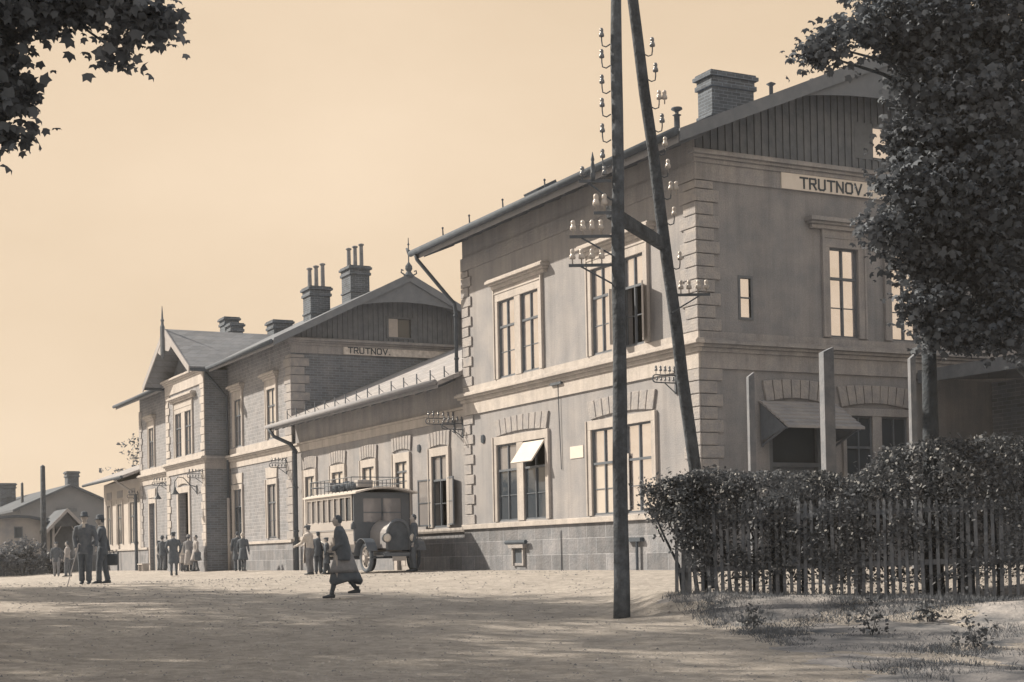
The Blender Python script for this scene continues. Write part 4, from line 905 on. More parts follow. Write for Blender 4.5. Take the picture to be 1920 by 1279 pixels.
# hedge and fence stand along one line
FD = (rth-fwh*.55).normalized(); FN = Vector((-FD.y, FD.x, 0))        # along the fence, and away from the camera
if FN.dot(fwh) < 0: FN = -FN
f0 = Vector((*GP(fence_D(2.62), 2.62), 0)); FANG = math.atan2(FD.y, FD.x)
def fl(s_, o_): p = f0+FD*s_+FN*o_; return p.x, p.y
def htop(s_): return 1.60+.05*math.sin(s_*1.9)+.04*math.sin(s_*4.1)+ss((s_-2.6)/1.6)*.34+ss((s_+.3)/.6)*.05
hp = []
nh = 90000
for i in range(nh):
    u = -.55+9.4*R.random(); tz = htop(u); q = R.random()
    x, y = fl(u, .5); base = gz(x, y)
    if u < .35:
        lo = .55+(.35-u)*.9
        zz = base+(tz-base)*(lo+(1-lo)*R.random()) if lo < 1 else None
        if zz is None: continue
    else:
        zz = base+(tz-base)*(1-R.random()**1.15)
        if zz < base+.26 and R.random() < .8: continue
        if zz < base+.9 and R.random() < .3: continue
    if q < .48: o_ = .55+R.gauss(0, .3)
    elif q < .82: o_ = -.08+R.gauss(0, .06)
    else: o_ = .12+R.gauss(0, .06)
    if zz > tz-.25 or zz > base+1.4: o_ = .42+R.gauss(0, .33)
    x, y = fl(u, o_)
    nzv = noise.noise(Vector((u*1.9, o_*2, zz*2.4)))+.5*noise.noise(Vector((u*5, o_*5, zz*5)))
    if nzv < -.22: continue
    if o_ < .03 and zz < base+1.3 and nzv < -.2+.16*math.sin(u*1.3+2): continue
    hp.append((x, y, zz+.12*nzv))
for u, o_, z_, r, n in ((-.45, .2, 1.42, .2, 240), (-.62, .2, 1.5, .09, 60), (-.1, .3, 1.3, .36, 1300), (-.2, .0, 1.1, .22, 500), (.2, .0, .95, .34, 900), (.3, -.05, .6, .25, 500), (.5, -.1, .3, .2, 260)):
    x, y = fl(u, o_)
    for i in range(n): hp.append((x+R.gauss(0, r*.6), y+R.gauss(0, r*.6), z_+R.gauss(0, r*.45)))
hx_, hy_ = fl(4, .5)
hd = thing('hedge', 'leafy hedge growing over the picket fence, bare stems at its left end', 'hedge', (hx_, hy_, 0))
leaf_mesh('foliage', hp, .062, LEAF, hd, 'oval', up_bias=.15)
for k in range(26):
    u = (-.15+.11*k) if k < 8 else .7+(k-7)*.42; x0, y0 = fl(u+.12, .35+R.uniform(-.2, .2)); g = gz(x0, y0)-.05
    x1, y1 = fl(u-(R.uniform(.1, .6) if k < 8 else R.uniform(-.15, .15)), .4+R.uniform(-.2, .2))
    mb = MB(); mb.tube([(x0, y0, g), (x0*.9+x1*.1, y0*.9+y1*.1, g+.5), ((x1+x0)/2, (y0+y1)/2, g+1.0), (x1, y1, 1.42)], [.034, .028, .02, .008], 6)
    xa, ya = fl(u-R.uniform(-.2, .7), .3); mb.tube([((x1+x0)/2, (y0+y1)/2, g+.9), (xa, ya, 1.5)], [.014, .005], 5)
    mb.build('stem', BARK, hd, smooth=True)
mx_, my_ = fl(4, 0); fn = thing('picket_fence', 'weathered wooden picket fence half buried in the hedge', 'fence', (mx_, my_, 0), FANG)
pk = None
for i in range(79):
    u = .02+i*.113; x, y = fl(u, 0)
    if pk is None:
        mb = MB(); mb.prism([(-.026, -.011, 0), (.026, -.011, 0), (.026, -.011, 1.40), (0, -.011, 1.46), (-.026, -.011, 1.40)], (0, .03, 0)); pk = mb.build('picket', WOODP, fn, world=False); o = pk
    else: o = copyo(pk, fn)
    o.location = (u-4, R.uniform(-.01, .01), gz(x, y)+.04+R.uniform(-.025, .02)); o.rotation_euler = (R.uniform(-.02, .02), R.uniform(-.018, .018), R.uniform(-.1, .25)); o.scale = (R.uniform(.85, 1.12), 1, R.uniform(.97, 1.02))
for z in (.34, 1.12):
    mb = MB(); g0 = gz(*fl(0, 0))+z; g1_ = gz(*fl(8.9, 0))+z
    mb.hexa([(-4, .022, g0), (4.9, .022, g1_), (4.9, .075, g1_), (-4, .075, g0)], [(-4, .022, g0+.08), (4.9, .022, g1_+.08), (4.9, .075, g1_+.08), (-4, .075, g0+.08)]); mb.build('rail', WOODP, fn, world=False)
for u, w_ in ((.1, .1), (1.6, .13), (2.9, .1), (4.45, .22), (5.7, .1), (7.2, .12)):
    g0 = gz(*fl(u, 0)); mb = MB(); mb.box(u-4, u-4+w_, .078, .078+w_*.8, g0-.1, g0+1.5); mb.build('post', POLE if w_ > .12 else WOODP, fn, world=False)
# three tall posts behind the hedge
for (D, lat, zt, w_, lb) in ((28.3, 4.50, 3.72, .12, 'shortest of three bare wooden posts rising behind the hedge'), (26.6, 5.57, 3.93, .20, 'thickest bare wooden post rising behind the hedge, slanted top'), (27.5, 7.30, 3.9, .11, 'thin bare wooden post behind the hedge, next to the maple trunk')):
    x, y = GP(D, lat); t = thing('wooden_post', lb, 'post', (x, y, gz(x, y)), RTA+math.radians(14), 'bare wooden posts behind the hedge')
    mb = MB(); h = zt-gz(x, y); mb.hexa([(-w_/2, -w_/2, -.1), (w_/2, -w_/2, -.1), (w_/2, w_/2, -.1), (-w_/2, w_/2, -.1)], [(-w_/2, -w_/2, h-.06), (w_/2, -w_/2, h+.03), (w_/2, w_/2, h+.03), (-w_/2, w_/2, h-.06)]); mb.build('shaft', WOODPOST, t, world=False, bevel=.008)
    mb = MB(); mb.box(-w_/2-.05, w_/2+.05, w_/2, w_/2+.05, .2, .34); mb.build('base_plank', WOODPOST, t, world=False)
# shaded verge: rough grass and weeds
vg = MB(); vs = []; fs = []; NX, NY = 80, 70
for j in range(NY+1):
    for i in range(NX+1):
        v = j/NY; D = 25.2-v*15.5; Ls = 1.9+.35*math.sin(v*9)+v*1.2; L = Ls+(i/NX)*(11-Ls); D -= .35*(L-1.9); x, y = GP(D, L)
        e = ss((i/NX)*7)*ss((1-v)*6)
        vs.append((x, y, gz(x, y)-.035+e*(.05+.05*noise.noise(Vector((x*.9, y*.9, 5)))+.025*noise.noise(Vector((x*3, y*3, 9))))))
for j in range(NY):
    for i in range(NX): a = j*(NX+1)+i; fs.append((a, a+NX+1, a+NX+2, a+1))
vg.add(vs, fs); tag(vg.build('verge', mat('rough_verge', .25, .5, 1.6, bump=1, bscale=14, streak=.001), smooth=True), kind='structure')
gb = MB()
for k in range(8000):
    D = 14+10.5*R.random()**.8; L = R.uniform(2.4, 8.5); x, y = GP(D, L)
    if D > fence_D(L)+.15 or L < 2.5+(24-D)*.12: continue
    n_ = noise.noise(Vector((x*.7, y*.7, 1))); edge = max(0, 1-(fence_D(L)-D)/2.4)
    if R.random() > .25+1.4*n_+1.0*edge: continue
    for q in range(9):
        bx_, by_ = x+R.gauss(0, .07), y+R.gauss(0, .07); z = gz(bx_, by_)+.0; h = R.uniform(.025, .065)*(1+.8*max(0, n_)+.6*edge); a = R.random()*6.28; lx, ly = R.gauss(0, .035), R.gauss(0, .035); w_ = R.uniform(.004, .009)
        gb.add([(bx_-w_*math.cos(a), by_-w_*math.sin(a), z), (bx_+w_*math.cos(a), by_+w_*math.sin(a), z), (bx_+lx, by_+ly, z+h)], [(0, 1, 2)])
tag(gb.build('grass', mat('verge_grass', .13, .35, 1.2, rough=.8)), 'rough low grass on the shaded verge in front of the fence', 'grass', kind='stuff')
for k, (D, lat, r_, lb) in enumerate(((19.6, 4.6, .16, 'dark weed clump on the verge, the tallest in front of the fence'), (21, 3.3, .10, 'small dark weed clump nearest the hedge end'), (20.6, 5.6, .09, 'small weed clump right of the tallest one'), (17.5, 5.3, .12, 'low weed clump near the bottom right corner'))):
    x, y = GP(D, lat); t = thing('weed', lb, 'weed', (x, y, gz(x, y)+.03), 0, 'weed clumps on the verge')
    P = [(x+R.gauss(0, r_), y+R.gauss(0, r_), gz(x, y)+.05+abs(R.gauss(0, r_*1.5))) for _ in range(150)]; leaf_mesh('foliage', P, .07, LEAF, t, 'oval')
    mb = MB()
    for q in range(5): mb.tube([(x, y, gz(x, y)-.02), (x+R.gauss(0, r_*.6), y+R.gauss(0, r_*.6), gz(x, y)+r_*2)], [.008, .003], 4)
    mb.build('stems', BARK, t)

pb_ = MB()
for k in range(5200):
    D = 13+34*R.random()**1.3; L = R.uniform(-.36, .36)*D; x, y = GP(D, L)
    if y > -.3 or D > fence_D(L)-.4 and L > 2: continue
    r_ = R.uniform(.008, .022)*(1+(D-13)*.03); z = gz(x, y)+noise.noise(Vector((x*.35, y*.35, 0)))*.035+noise.noise(Vector((x*1.1, y*1.1, 3)))*.018; a = R.random()*3
    pb_.add([(x+r_*math.cos(a), y+r_*math.sin(a), z), (x-r_*math.sin(a), y+r_*math.cos(a), z), (x-r_*math.cos(a), y-r_*math.sin(a), z), (x+r_*math.sin(a), y-r_*math.cos(a), z), (x, y, z+r_*.8)], [(0, 1, 4), (1, 2, 4), (2, 3, 4), (3, 0, 4)])
tag(pb_.build('gravel', mat('gravel_stone', .34, .5, 3)), 'loose stones and grit scattered over the trodden square', 'gravel', kind='stuff')
# ---- far left buildings
MIDW = mat('far_house_wall', .18, .12, 1); 
def house(label, cat, X, yc, hw, ze, zr_, length, wm, rm, seg=False, barge=None, win=None, name='house', open_=False):
    t = thing(name, label, cat, (X, yc, 0)); 
    prof = [(yc-hw*.93, -.5), (yc+hw*.93, -.5), (yc+hw*.93, ze), (yc, zr_-.12), (yc-hw*.93, ze)]
    if seg: prof = [(yc-hw*.93, -.5), (yc+hw*.93, -.5)]+[(yc+hw*.93*math.cos(math.pi*i/8), ze+(zr_-.12-ze)*math.sin(math.pi*i/8)) for i in range(9)]
    if not open_: mb = MB(); mb.prism([(X, a, b) for a, b in prof], (-length, 0, 0)); mb.build('wall', wm, t)
    top = [(yc+(hw+.25)*math.cos(math.pi*i/10), ze-.05+(zr_-ze+.05)*math.sin(math.pi*i/10)) for i in range(11)] if seg else [(yc+hw+.3, ze-.15*(zr_-ze)/hw*1.5), (yc, zr_), (yc-hw-.3, ze-.15*(zr_-ze)/hw*1.5)]
    low = [(a, b-.16) for a, b in top]
    mb = MB()
    for i in range(len(top)-1):
        mb.prism([(X+.4, top[i][0], top[i][1]), (X+.4, top[i+1][0], top[i+1][1]), (X+.4, low[i+1][0], low[i+1][1]), (X+.4, low[i][0], low[i][1])], (-length-.8, 0, 0))
    mb.build('roof', rm, t)
    if barge:
        mb = MB()
        for i in range(len(top)-1): mb.prism([(X+.46, top[i][0], top[i][1]+.04), (X+.46, top[i+1][0], top[i+1][1]+.04), (X+.46, top[i+1][0], top[i+1][1]-.2), (X+.46, top[i][0], top[i][1]-.2)], (-.05, 0, 0))
        mb.build('barge_board', barge, t)
    if win:
        for a, b, c, d in win:
            mb = MB(); mb.box(X-.02, X+.03, a, b, c, d); w = mb.build('window', FRAME, t); mb = MB(); mb.box(X+.031, X+.04, a+.06, b-.06, c+.06, d-.06); mb.build('pane', P_DARK, w)
    return t
RF = mat('far_roof', .09, .15, .8)
ha = house('long gabled brown house far left, two chimneys on its ridge', 'house', -80, 1.9, 3.7, 4.35, 6.05, 26, MIDW, RF, win=[(.2, .9, 1.6, 2.8), (2.6, 3.3, 1.6, 2.8)])
mb = MB(); mb.box(-80.02, -79.9, .9, 2.3, 4.1, 4.35); mb.build('wall_board', FRAME, ha)
chimney(ha, -83.5, -82.5, 2.2, 3.0, 5.6, 7.1); chimney(ha, -97, -95.6, -.4, .8, 5.0, 6.9)
house('low pale outhouse with a rounded roof behind the dark bush', 'outhouse', -66.3, -4.1, 2.1, 2.55, 3.45, 7, mat('outhouse_plaster', .34, .2, 1), RF, seg=True, win=[(-4.25, -3.75, 2.05, 2.75)], name='outhouse')
sh = house('small open kiosk with pale barge boards between outhouse and station', 'kiosk', -64.6, -1.5, .95, 2.7, 3.75, 3, MIDW, RF, barge=BARGE, name='kiosk', open_=True)
for y in (-2.3, -.75):
    mb = MB(); mb.box(-64.8, -64.65, y, y+.12, -.2, 2.75); mb.tube([(-64.7, y+.06, 2.0), (-64.7, y+(.5 if y < -1.5 else -.4), 2.7)], .04, 5); mb.build('post', BARGE, sh)
mb = MB(); mb.box(-67.4, -67.3, -2.4, -.6, -.3, 3.3); mb.build('back_wall', WOODD, sh); mb = MB(); mb.prism([(-64.9, -2.3, 2.7), (-64.9, -.7, 2.7), (-64.9, -1.5, 3.6)], (-.05, 0, 0)); mb.build('gable_boarding', WOODD, sh)
bf = thing('board_fence', 'low dark board fence closing the far left end of the square', 'fence', (-60, -4, 0))
mb = MB(); y = -12.0
while y < -.3: mb.box(-60.6+.03*(int(y*10) % 2), -60.57+.03*(int(y*10) % 2), y, y+.17, -.4, .95+.03*math.sin(y*9)); y += .18
mb.build('boards', WOODD, bf); mb = MB(); mb.box(-60.54, -60.48, -12, -.3, .5, .6); mb.build('rail', WOODD, bf)
for k, (x, y, r_, zt, lb) in enumerate(((-58.8, -5.1, 1.2, 1.9, 'round dark bush in front of the pale outhouse'), (-58.5, -7.3, 1.3, 1.6, 'dark bush at the left edge of the square'), (-59.2, -3.2, .8, 1.2, 'lowest dark bush beside the far telegraph pole'))):
    t = thing('bush', lb, 'bush', (x, y, gz(x, y)), 0, 'bushes at the far left')
    leaf_mesh('foliage', np.concatenate([blob((x, y, zt*.45), (r_, r_, zt*.55), 160, 14, .14)]), .17, LEAFF, t, 'oval')
    mb = MB(); [mb.tube([(x, y, gz(x, y)-.1), (x+R.uniform(-.5, .5), y+R.uniform(-.5, .5), zt*.7)], [.04, .015], 5) for q in range(4)]; mb.build('stems', BARK, t)
for (x, y, h, r_, lb) in ((-61.5, -3.4, 6.1, .16, 'stout dark telegraph pole at the far left of the square'), (-84.6, -.6, 6.3, .11, 'thin distant pole rising behind the outhouse roof')):
    t = thing('telegraph_pole', lb, 'utility pole', (x, y, 0)); mb = MB(); mb.tube([(0, 0, -.4), (0, 0, h*.5), (0, 0, h)], [r_*1.15, r_, r_*.85], 10); mb.build('shaft', POLE, t, world=False, smooth=True)
    mb = MB(); mb.box(-.02, .02, -.35, .35, h-.4, h-.34) if h < 6.2 and False else mb.lathe([(r_*.9, h), (r_*.3, h+.08), (.005, h+.1)]); mb.build('cap', IRON, t, world=False)

# ---- the bus
bx0, by0 = -15.0, -2.25
bus = thing('omnibus', 'early pale and black motor omnibus with roof rack, parked before the low wing', 'bus', (bx0, by0, gz(bx0, by0)+.02))
BPALE = mat('bus_pale_paint', .40, .05, 2, rough=.35, spec=.5); BDARK = mat('bus_black_paint', .10, .1, 2, rough=.25, spec=.6); BROOF = mat('bus_roof_canvas', .55, .06, 3); TYRE = mat('tyre_rubber', .10, .15, 8); RIM = mat('wheel_rim_paint', .42, .12, 5)
HWd = .93
def bb(name, m, fn_, label=None, bevel=.0, smooth=False, par=None):
    mb = MB(); fn_(mb); return mb.build(name, m, par or bus, label, world=False, bevel=bevel, smooth=smooth)
# body side panels with tumblehome, window band
def lower(mb):
    xs_ = (-3.1, 1.28)
    secs = [(-3.1, .78), (-2.7, .70), (1.28, .70)]
    prof = [(-.72, .62), (-.90, .85), (-.93, 1.15), (-.93, 1.58)]
    for s_ in (-1, 1):
        for (ya, za), (yb, zb) in zip(prof[:-1], prof[1:]):
            mb.prism([(-2.75, s_*ya, za), (-2.75, s_*yb, zb), (-2.75, s_*(yb+.03), zb), (-2.75, s_*(ya+.03), za)], (4.03, 0, 0))
    mb.box(-2.75, -2.71, -.9, .9, .7, 1.58); mb.box(1.24, 1.28, -.9, .9, .9, 1.58); mb.box(-2.7, 1.24, -.72, .72, .62, .68)
bb('body', BPALE, lower, bevel=.01)
def postsf(mb):
    for s_ in (-1, 1):
        for x in (-2.73, -2.24, -1.75, -1.26, -.77, -.28, .21, .70, 1.2): mb.box(x, x+.055, s_*.93-.03, s_*.93+.0, 1.58, 2.28)
        mb.box(-2.73, 1.26, s_*.93-.03, s_*.93+.0, 2.281, 2.40)
    for y in (-.9, -.45, 0, .42, .87): mb.box(-2.75, -2.70, y, y+.05, 1.58, 2.3)
bb('window_posts', BPALE, postsf)
for k, x in enumerate((-2.68, -2.19, -1.70, -1.21, -.72, -.23, .26, .75)):
    bb('pane', P_DARK if k > 5 else P_MID, lambda mb: mb.box(x, x+.45, -.915, -.905, 1.6, 2.28)); bb('pane', P_MID, lambda mb: mb.box(x, x+.45, .905, .915, 1.6, 2.28))
    if k < 5: bb('curtain', mat('window_curtain', .5, .1, 6), lambda mb: mb.prism([(x+.04, -.885, 2.27), (x+.42, -.885, 2.27), (x+.34, -.885, 2.05), (x+.12, -.885, 2.05)], (0, .01, 0)))
def roofb(mb):
    n = 10; pr = [(-1.02+2.04*i/n, 2.42+.16*math.sin(math.pi*i/n)) for i in range(n+1)]
    for i in range(n): mb.prism([(-2.85, pr[i][0], pr[i][1]), (-2.85, pr[i+1][0], pr[i+1][1]), (-2.85, pr[i+1][0], pr[i+1][1]-.05), (-2.85, pr[i][0], pr[i][1]-.05)], (4.6, 0, 0))
bb('roof', BROOF, roofb)
bb('ceiling', BDARK, lambda mb: mb.box(-2.7, 1.2, -.88, .88, 2.30, 2.36)); bb('partition', BDARK, lambda mb: (mb.box(-1.5, -1.46, -.88, .88, .7, 2.3)))
def rackf(mb):
    for z in (2.72, 2.9): mb.tube([(-2.6, -.85, z), (1.0, -.85, z)], .014, 5); mb.tube([(-2.6, .85, z), (1.0, .85, z)], .014, 5); mb.tube([(-2.6, -.85, z), (-2.6, .85, z)], .014, 5); mb.tube([(1.0, -.85, z), (1.0, .85, z)], .014, 5)
    for i in range(12):
        for y in (-.85, .85): mb.tube([(-2.6+i*.327, y, 2.45), (-2.6+i*.327, y, 2.9)], .012, 4)
bb('roof_rack', IRON, rackf)
cloth_load = mat('load_canvas', .10, .3, 6, rough=.95, spec=.1, bump=.6, bscale=30)
def lug(mb):
    for i in range(7): x = -1.6+i*.36; mb.ball((x, R.uniform(-.5, .3), 2.66), (.25, .28, .12+.05*(i % 3)), 8, 5)
bb('tarpaulin', cloth_load, lug, smooth=True)
bb('roof_trunk', mat('trunk_leather', .2, .2, 6, rough=.7), lambda mb: mb.box(-2.3, -1.75, -.5, .1, 2.6, 2.86), bevel=.02)
bb('roof_case', mat('pale_case', .38, .2, 6, rough=.7), lambda mb: mb.box(.55, .9, -.6, -.1, 2.6, 2.82), bevel=.02)
# cab front: dark frame around windscreen
def cab(mb):
    for y0_, y1_ in ((-.93, -.62), (.62, .93)): mb.box(1.30, 1.36, y0_, y1_, .95, 2.42)
    mb.box(1.30, 1.36, -.62, .62, 2.24, 2.42); mb.box(1.30, 1.36, -.62, .62, .95, 1.52); mb.box(1.31, 1.35, -.03, .03, 1.52, 2.24); mb.box(1.31, 1.35, -.62, .62, 1.80, 1.83)
bb('cab_front', BDARK, cab); bb('panel_moulding', mat('moulding_line', .2, .1, 3), lambda mb: mb.box(-2.74, 1.28, -.968, -.96, 1.30, 1.32)); bb('windscreen', P_MID, lambda mb: mb.box(1.325, 1.335, -.62, .62, 1.52, 2.24))
bb('cab_post', FRAMEL, lambda mb: mb.box(1.37, 1.41, .9, .94, 1.2, 2.4))
bb('steering_wheel', IRON, lambda mb: mb.tube([(1.15+.05*math.sin(6.283*i/12), -.35+.2*math.cos(6.283*i/12), 1.6+.2*math.sin(6.283*i/12)) for i in range(13)], .018, 5))
def hood(mb):
    def ring(x, w_, z1_, z0_): return [Vector((x, w_*math.cos(math.pi*i/12)*(1.0), z0_+(z1_-z0_)*(.45+.55*math.sin(math.pi*i/12)) if 0 < i < 12 else z0_)) for i in range(13)]
    mb.rings([ring(1.36, .42, 1.58, .72), ring(1.9, .37, 1.52, .72), ring(2.5, .33, 1.46, .72)])
bb('bonnet', mat('bonnet_paint', .30, .08, 2, rough=.35, spec=.5), hood, smooth=False)
def radi(mb):
    pts = [(2.50, .36*math.cos(math.pi*i/14), 1.12+.42*math.sin(math.pi*i/14)) for i in range(15)]
    mb.tube([(2.55, .36, .66)]+[(2.55, b, c) for a, b, c in pts]+[(2.55, -.36, .66)], .05, 8)
bb('radiator_shell', mat('dark_shell', .13, .08, 4, rough=.4, metal=.2), radi, smooth=True)
bb('radiator_core', IRON, lambda mb: mb.prism([(2.50, .34*math.cos(math.pi*i/14), 1.12+.40*math.sin(math.pi*i/14)) for i in range(15)]+[(2.50, -.34, .66), (2.50, .34, .66)], (.04, 0, 0)))
for s_ in (-1, 1):
    hl = bb('headlight', IRON, lambda mb: mb.rings([[Vector((2.45+dx, s_*.42+r_*math.cos(6.283*k/14), 1.02+r_*math.sin(6.283*k/14))) for k in range(14)] for dx, r_ in ((0, .05), (.08, .12), (.22, .15), (.25, .15))]), smooth=True)
    bb('lens', mat('lamp_glass', .62, .05, 9, rough=.1, spec=.8), lambda mb: mb.rings([[Vector((2.45+dx, s_*.42+r_*math.cos(6.283*k/14), 1.02+r_*math.sin(6.283*k/14))) for k in range(14)] for dx, r_ in ((.245, .135), (.29, .09), (.30, .02))]), par=hl, smooth=True)
def wheel(x, y, side):
    tr = bb('wheel', TYRE, lambda mb: mb.tube([(x+.39*math.cos(6.283*i/24), y, .45+.39*math.sin(6.283*i/24)) for i in range(25)], .065, 8, cap=False), smooth=True)
    def rim(mb):
        mb.tube([(x+.32*math.cos(6.283*i/24), y, .45+.32*math.sin(6.283*i/24)) for i in range(25)], .03, 6, cap=False)
        for k in range(10): a = 6.283*k/10; mb.tube([(x+.08*math.cos(a), y, .45+.08*math.sin(a)), (x+.31*math.cos(a), y, .45+.31*math.sin(a))], .022, 5)
        mb.tube([(x, y-.1, .45), (x, y+.1, .45)], .09, 10)
    bb('rim', RIM, rim, par=tr)
for x, y in ((1.9, -.76), (1.9, .76), (-1.65, -.8), (-1.65, .8)): wheel(x, y, 1)
def fender(x, s_, a0, a1):
    def f(mb):
        n = 10; P = [(x+.56*math.cos(a0+(a1-a0)*i/n), .45+.56*math.sin(a0+(a1-a0)*i/n)) for i in range(n+1)]
        for i in range(n): mb.prism([(P[i][0], s_*.62, P[i][1]), (P[i+1][0], s_*.62, P[i+1][1]), (P[i+1][0], s_*.62, P[i+1][1]+.02), (P[i][0], s_*.62, P[i][1]+.02)], (0, s_*.33, 0))
    bb('mudguard', BDARK, f)
for s_ in (-1, 1):
    fender(1.9, s_, math.radians(20), math.radians(175)); fender(-1.65, s_, math.radians(10), math.radians(170))
    bb('running_board', BDARK, lambda mb: mb.box(-1.1, 1.25, s_*.64, s_*.96, .42, .46))
bb('chassis', BDARK, lambda mb: (mb.box(-2.7, 2.6, -.42, -.34, .5, .62), mb.box(-2.7, 2.6, .34, .42, .5, .62), mb.tube([(1.9, -.76, .45), (1.9, .76, .45)], .04, 6), mb.tube([(-1.65, -.76, .45), (-1.65, .76, .45)], .06, 6), mb.box(2.56, 2.62, -.5, .5, .48, .58)))
bb('number_plate', RIM, lambda mb: mb.box(2.625, 2.635, -.24, .2, .34, .47)); bb('cab_lamp', IRON, lambda mb: mb.lathe([(.05, 0), (.07, .03), (.07, .16), (.04, .2), (.02, .24)], (1.4, -.98, 1.3)), smooth=True)
bb('destination_board', BPALE, lambda mb: mb.box(1.22, 1.26, -.85, -.5, 2.05, 2.3))

# ---- people
SKIN = mat('skin', .36, .06, 6, rough=.6)
def cloth(g, nm): return mat(nm, g, .18, 9, rough=.9, bump=.5, bscale=40)
CD = cloth(.10, 'dark_wool'); CM = cloth(.13, 'grey_wool'); CW = cloth(.55, 'white_linen'); CL = cloth(.36, 'pale_cotton'); CG = cloth(.22, 'mid_grey_cotton'); HAIR = mat('brown_hair', .08, .2, 20); SHOE = mat('shoe_leather', .06, .1, 10, rough=.4)
def person(D, lat, H, face, label, top=('jacket', CD), bottom=('trousers', CD), hat='bowler', hatm=None, legs=(0, 0), bend=(0., 0.), arms=None, lean=0, near=False, group=None, collar=False, turn=0, apron=None, under=False):
    x, y = GP(D, lat); k = H/1.75; vx = .0075 if near else .011
    t = thing('person', label, 'person', (x, y, gz(x, y)+.015), face-math.pi/2, group)
    arms = arms or [[(-.25, 0, 1.14), (-.26, .08, .88)], [(.25, 0, 1.14), (.26, .08, .88)]]
    def L(p):      # lean the upper body forward
        p = Vector(p); 
        if p.z > .92 and lean: dz = p.z-.92; p.y += dz*math.sin(lean); p.z -= dz*(1-math.cos(lean))
        return p*k
    feet = []
    for i, s_ in enumerate((-1, 1)):
        fy = legs[i]; kn = Vector((s_*.095, fy*.45+.05*(1 if fy >= 0 else .3)+bend[i]*.5, .49)); an = Vector((s_*.09, fy, .09+(.05 if fy < -.15 else 0)+bend[i]*.3)); feet.append((Vector((s_*.09, 0, .92)), kn, an))
    b = MB()
    for h, kn, an in feet:
        b.tube([L(h), L(h.lerp(kn, .5)), L(kn), L(kn.lerp(an, .35)), L(an)], [.085*k, .075*k, .052*k, .054*k, .035*k], 10)
        b.tube([L(an+Vector((0, -.05, -.03))), L(an+Vector((0, .06, -.05))), L(an+Vector((0, .17, -.06)))], [(.035*k, .035*k), (.045*k, .035*k), (.03*k, .02*k)], 8)
    def tor(rs): return [[L((cx+rx*math.cos(6.2832*q/18), cy+ry*math.sin(6.2832*q/18), z)) for q in range(18)] for cx, cy, z, rx, ry in rs]
    b.rings(tor([(0, 0, .86, .13, .09), (0, 0, .95, .155, .105), (0, 0, 1.08, .135, .095), (0, .01, 1.25, .155, .11), (0, 0, 1.38, .185, .10), (0, -.01, 1.44, .14, .08), (0, -.005, 1.49, .062, .06), (0, .0, 1.56, .052, .056)]))
    hc = L((0, .015, 1.635)); r_ = k
    b.ball(hc, (.074*r_, .092*r_, .112*r_), 14, 9)
    ct, st = math.cos(turn), math.sin(turn)
    def hp_(dx, dy, dz): return hc+Vector((dx*ct-dy*st, dx*st+dy*ct, dz))*k
    b.ball(hp_(0, .03, -.065), (.05*k, .055*k, .05*k), 10, 6)
    b.tube([hp_(0, .085, .02), hp_(0, .112, -.018), hp_(0, .09, -.03)], [.010*k, .017*k, .008*k], 6)
    for s_ in (-1, 1): b.ball(hp_(s_*.075, 0, -.005), (.012*k, .02*k, .03*k), 6, 4)
    b.tube([hp_(-.022, .085, -.055), hp_(0, .094, -.055), hp_(.022, .085, -.055)], .007*k, 5)
    for s_ in (-1, 1): b.ball(hp_(s_*.03, .082, .022), (.013*k, .01*k, .009*k), 6, 4)
    for (el, wr), s_ in zip(arms, (-1, 1)):
        sh = Vector((s_*.19, 0, 1.40)); el = Vector(el); wr = Vector(wr)
        b.tube([L(sh), L(sh.lerp(el, .5)), L(el), L(wr)], [.05*k, .045*k, .036*k, .026*k], 8)
        d = (L(wr)-L(el)).normalized(); sd = d.cross(Vector((0, 1, 0)) if abs(d.y) < .8 else Vector((0, 0, 1))).normalized(); pn = d.cross(sd)
        w0 = L(wr); b.tube([w0, w0+d*.045*k, w0+d*.085*k], [(.022*k, .03*k), (.018*k, .042*k), (.014*k, .04*k)], 8)
        for q, (off, ln) in enumerate(((-.03, .062), (-.01, .075), (.011, .072), (.031, .055))):
            f0 = w0+d*.08*k+pn*off*k; b.tube([f0, f0+d*ln*.55*k+sd*.006*k, f0+d*ln*.9*k+sd*.028*k], [.0095*k, .0088*k, .007*k], 6)
        f0 = w0+d*.03*k-pn*.035*k; b.tube([f0, f0+d*.03*k-pn*.022*k, f0+d*.06*k-pn*.026*k], [.012*k, .0105*k, .008*k], 6)
    b.build('body', SKIN, t, world=False, remesh=vx)
    # clothes
    kind, cm = top; hem = {'jacket': .74, 'coat': .50, 'shirt': .92, 'blouse': .86, 'shawl': .72}[kind]
    c = MB(); rs = []
    if hem < .9: rs += [(0, 0, hem, .19 if hem > .6 else .23, .145 if hem > .6 else .17)]
    rs += [(0, 0, .92, .178, .128), (0, 0, 1.08, .162, .118), (0, .01, 1.25, .185, .135), (0, 0, 1.37, .215, .125), (0, -.01, 1.435, .175, .105), (0, -.01, 1.475, .095, .085), (0, -.01, 1.50, .075, .075)]
    c.rings(tor(rs))
    if kind == 'shawl': c.rings(tor([(0, 0, .80, .27, .17), (0, 0, 1.05, .26, .17), (0, 0, 1.3, .24, .15), (0, 0, 1.44, .16, .11), (0, -.01, 1.52, .07, .07)]))
    for (el, wr), s_ in zip(arms, (-1, 1)):
        sh = Vector((s_*.185, 0, 1.40)); el = Vector(el); wr = Vector(wr)
        c.tube([L(sh+Vector((-s_*.03, 0, 0))), L(sh), L(sh.lerp(el, .5)), L(el), L(el.lerp(wr, .6)), L(wr)], [.065*k, .072*k, .066*k, .056*k, .05*k, .045*k], 10)
    c.build('coat' if kind == 'coat' else 'shawl' if kind == 'shawl' else 'jacket' if kind == 'jacket' else 'shirt', cm, t, world=False, remesh=.013 if near else .02)
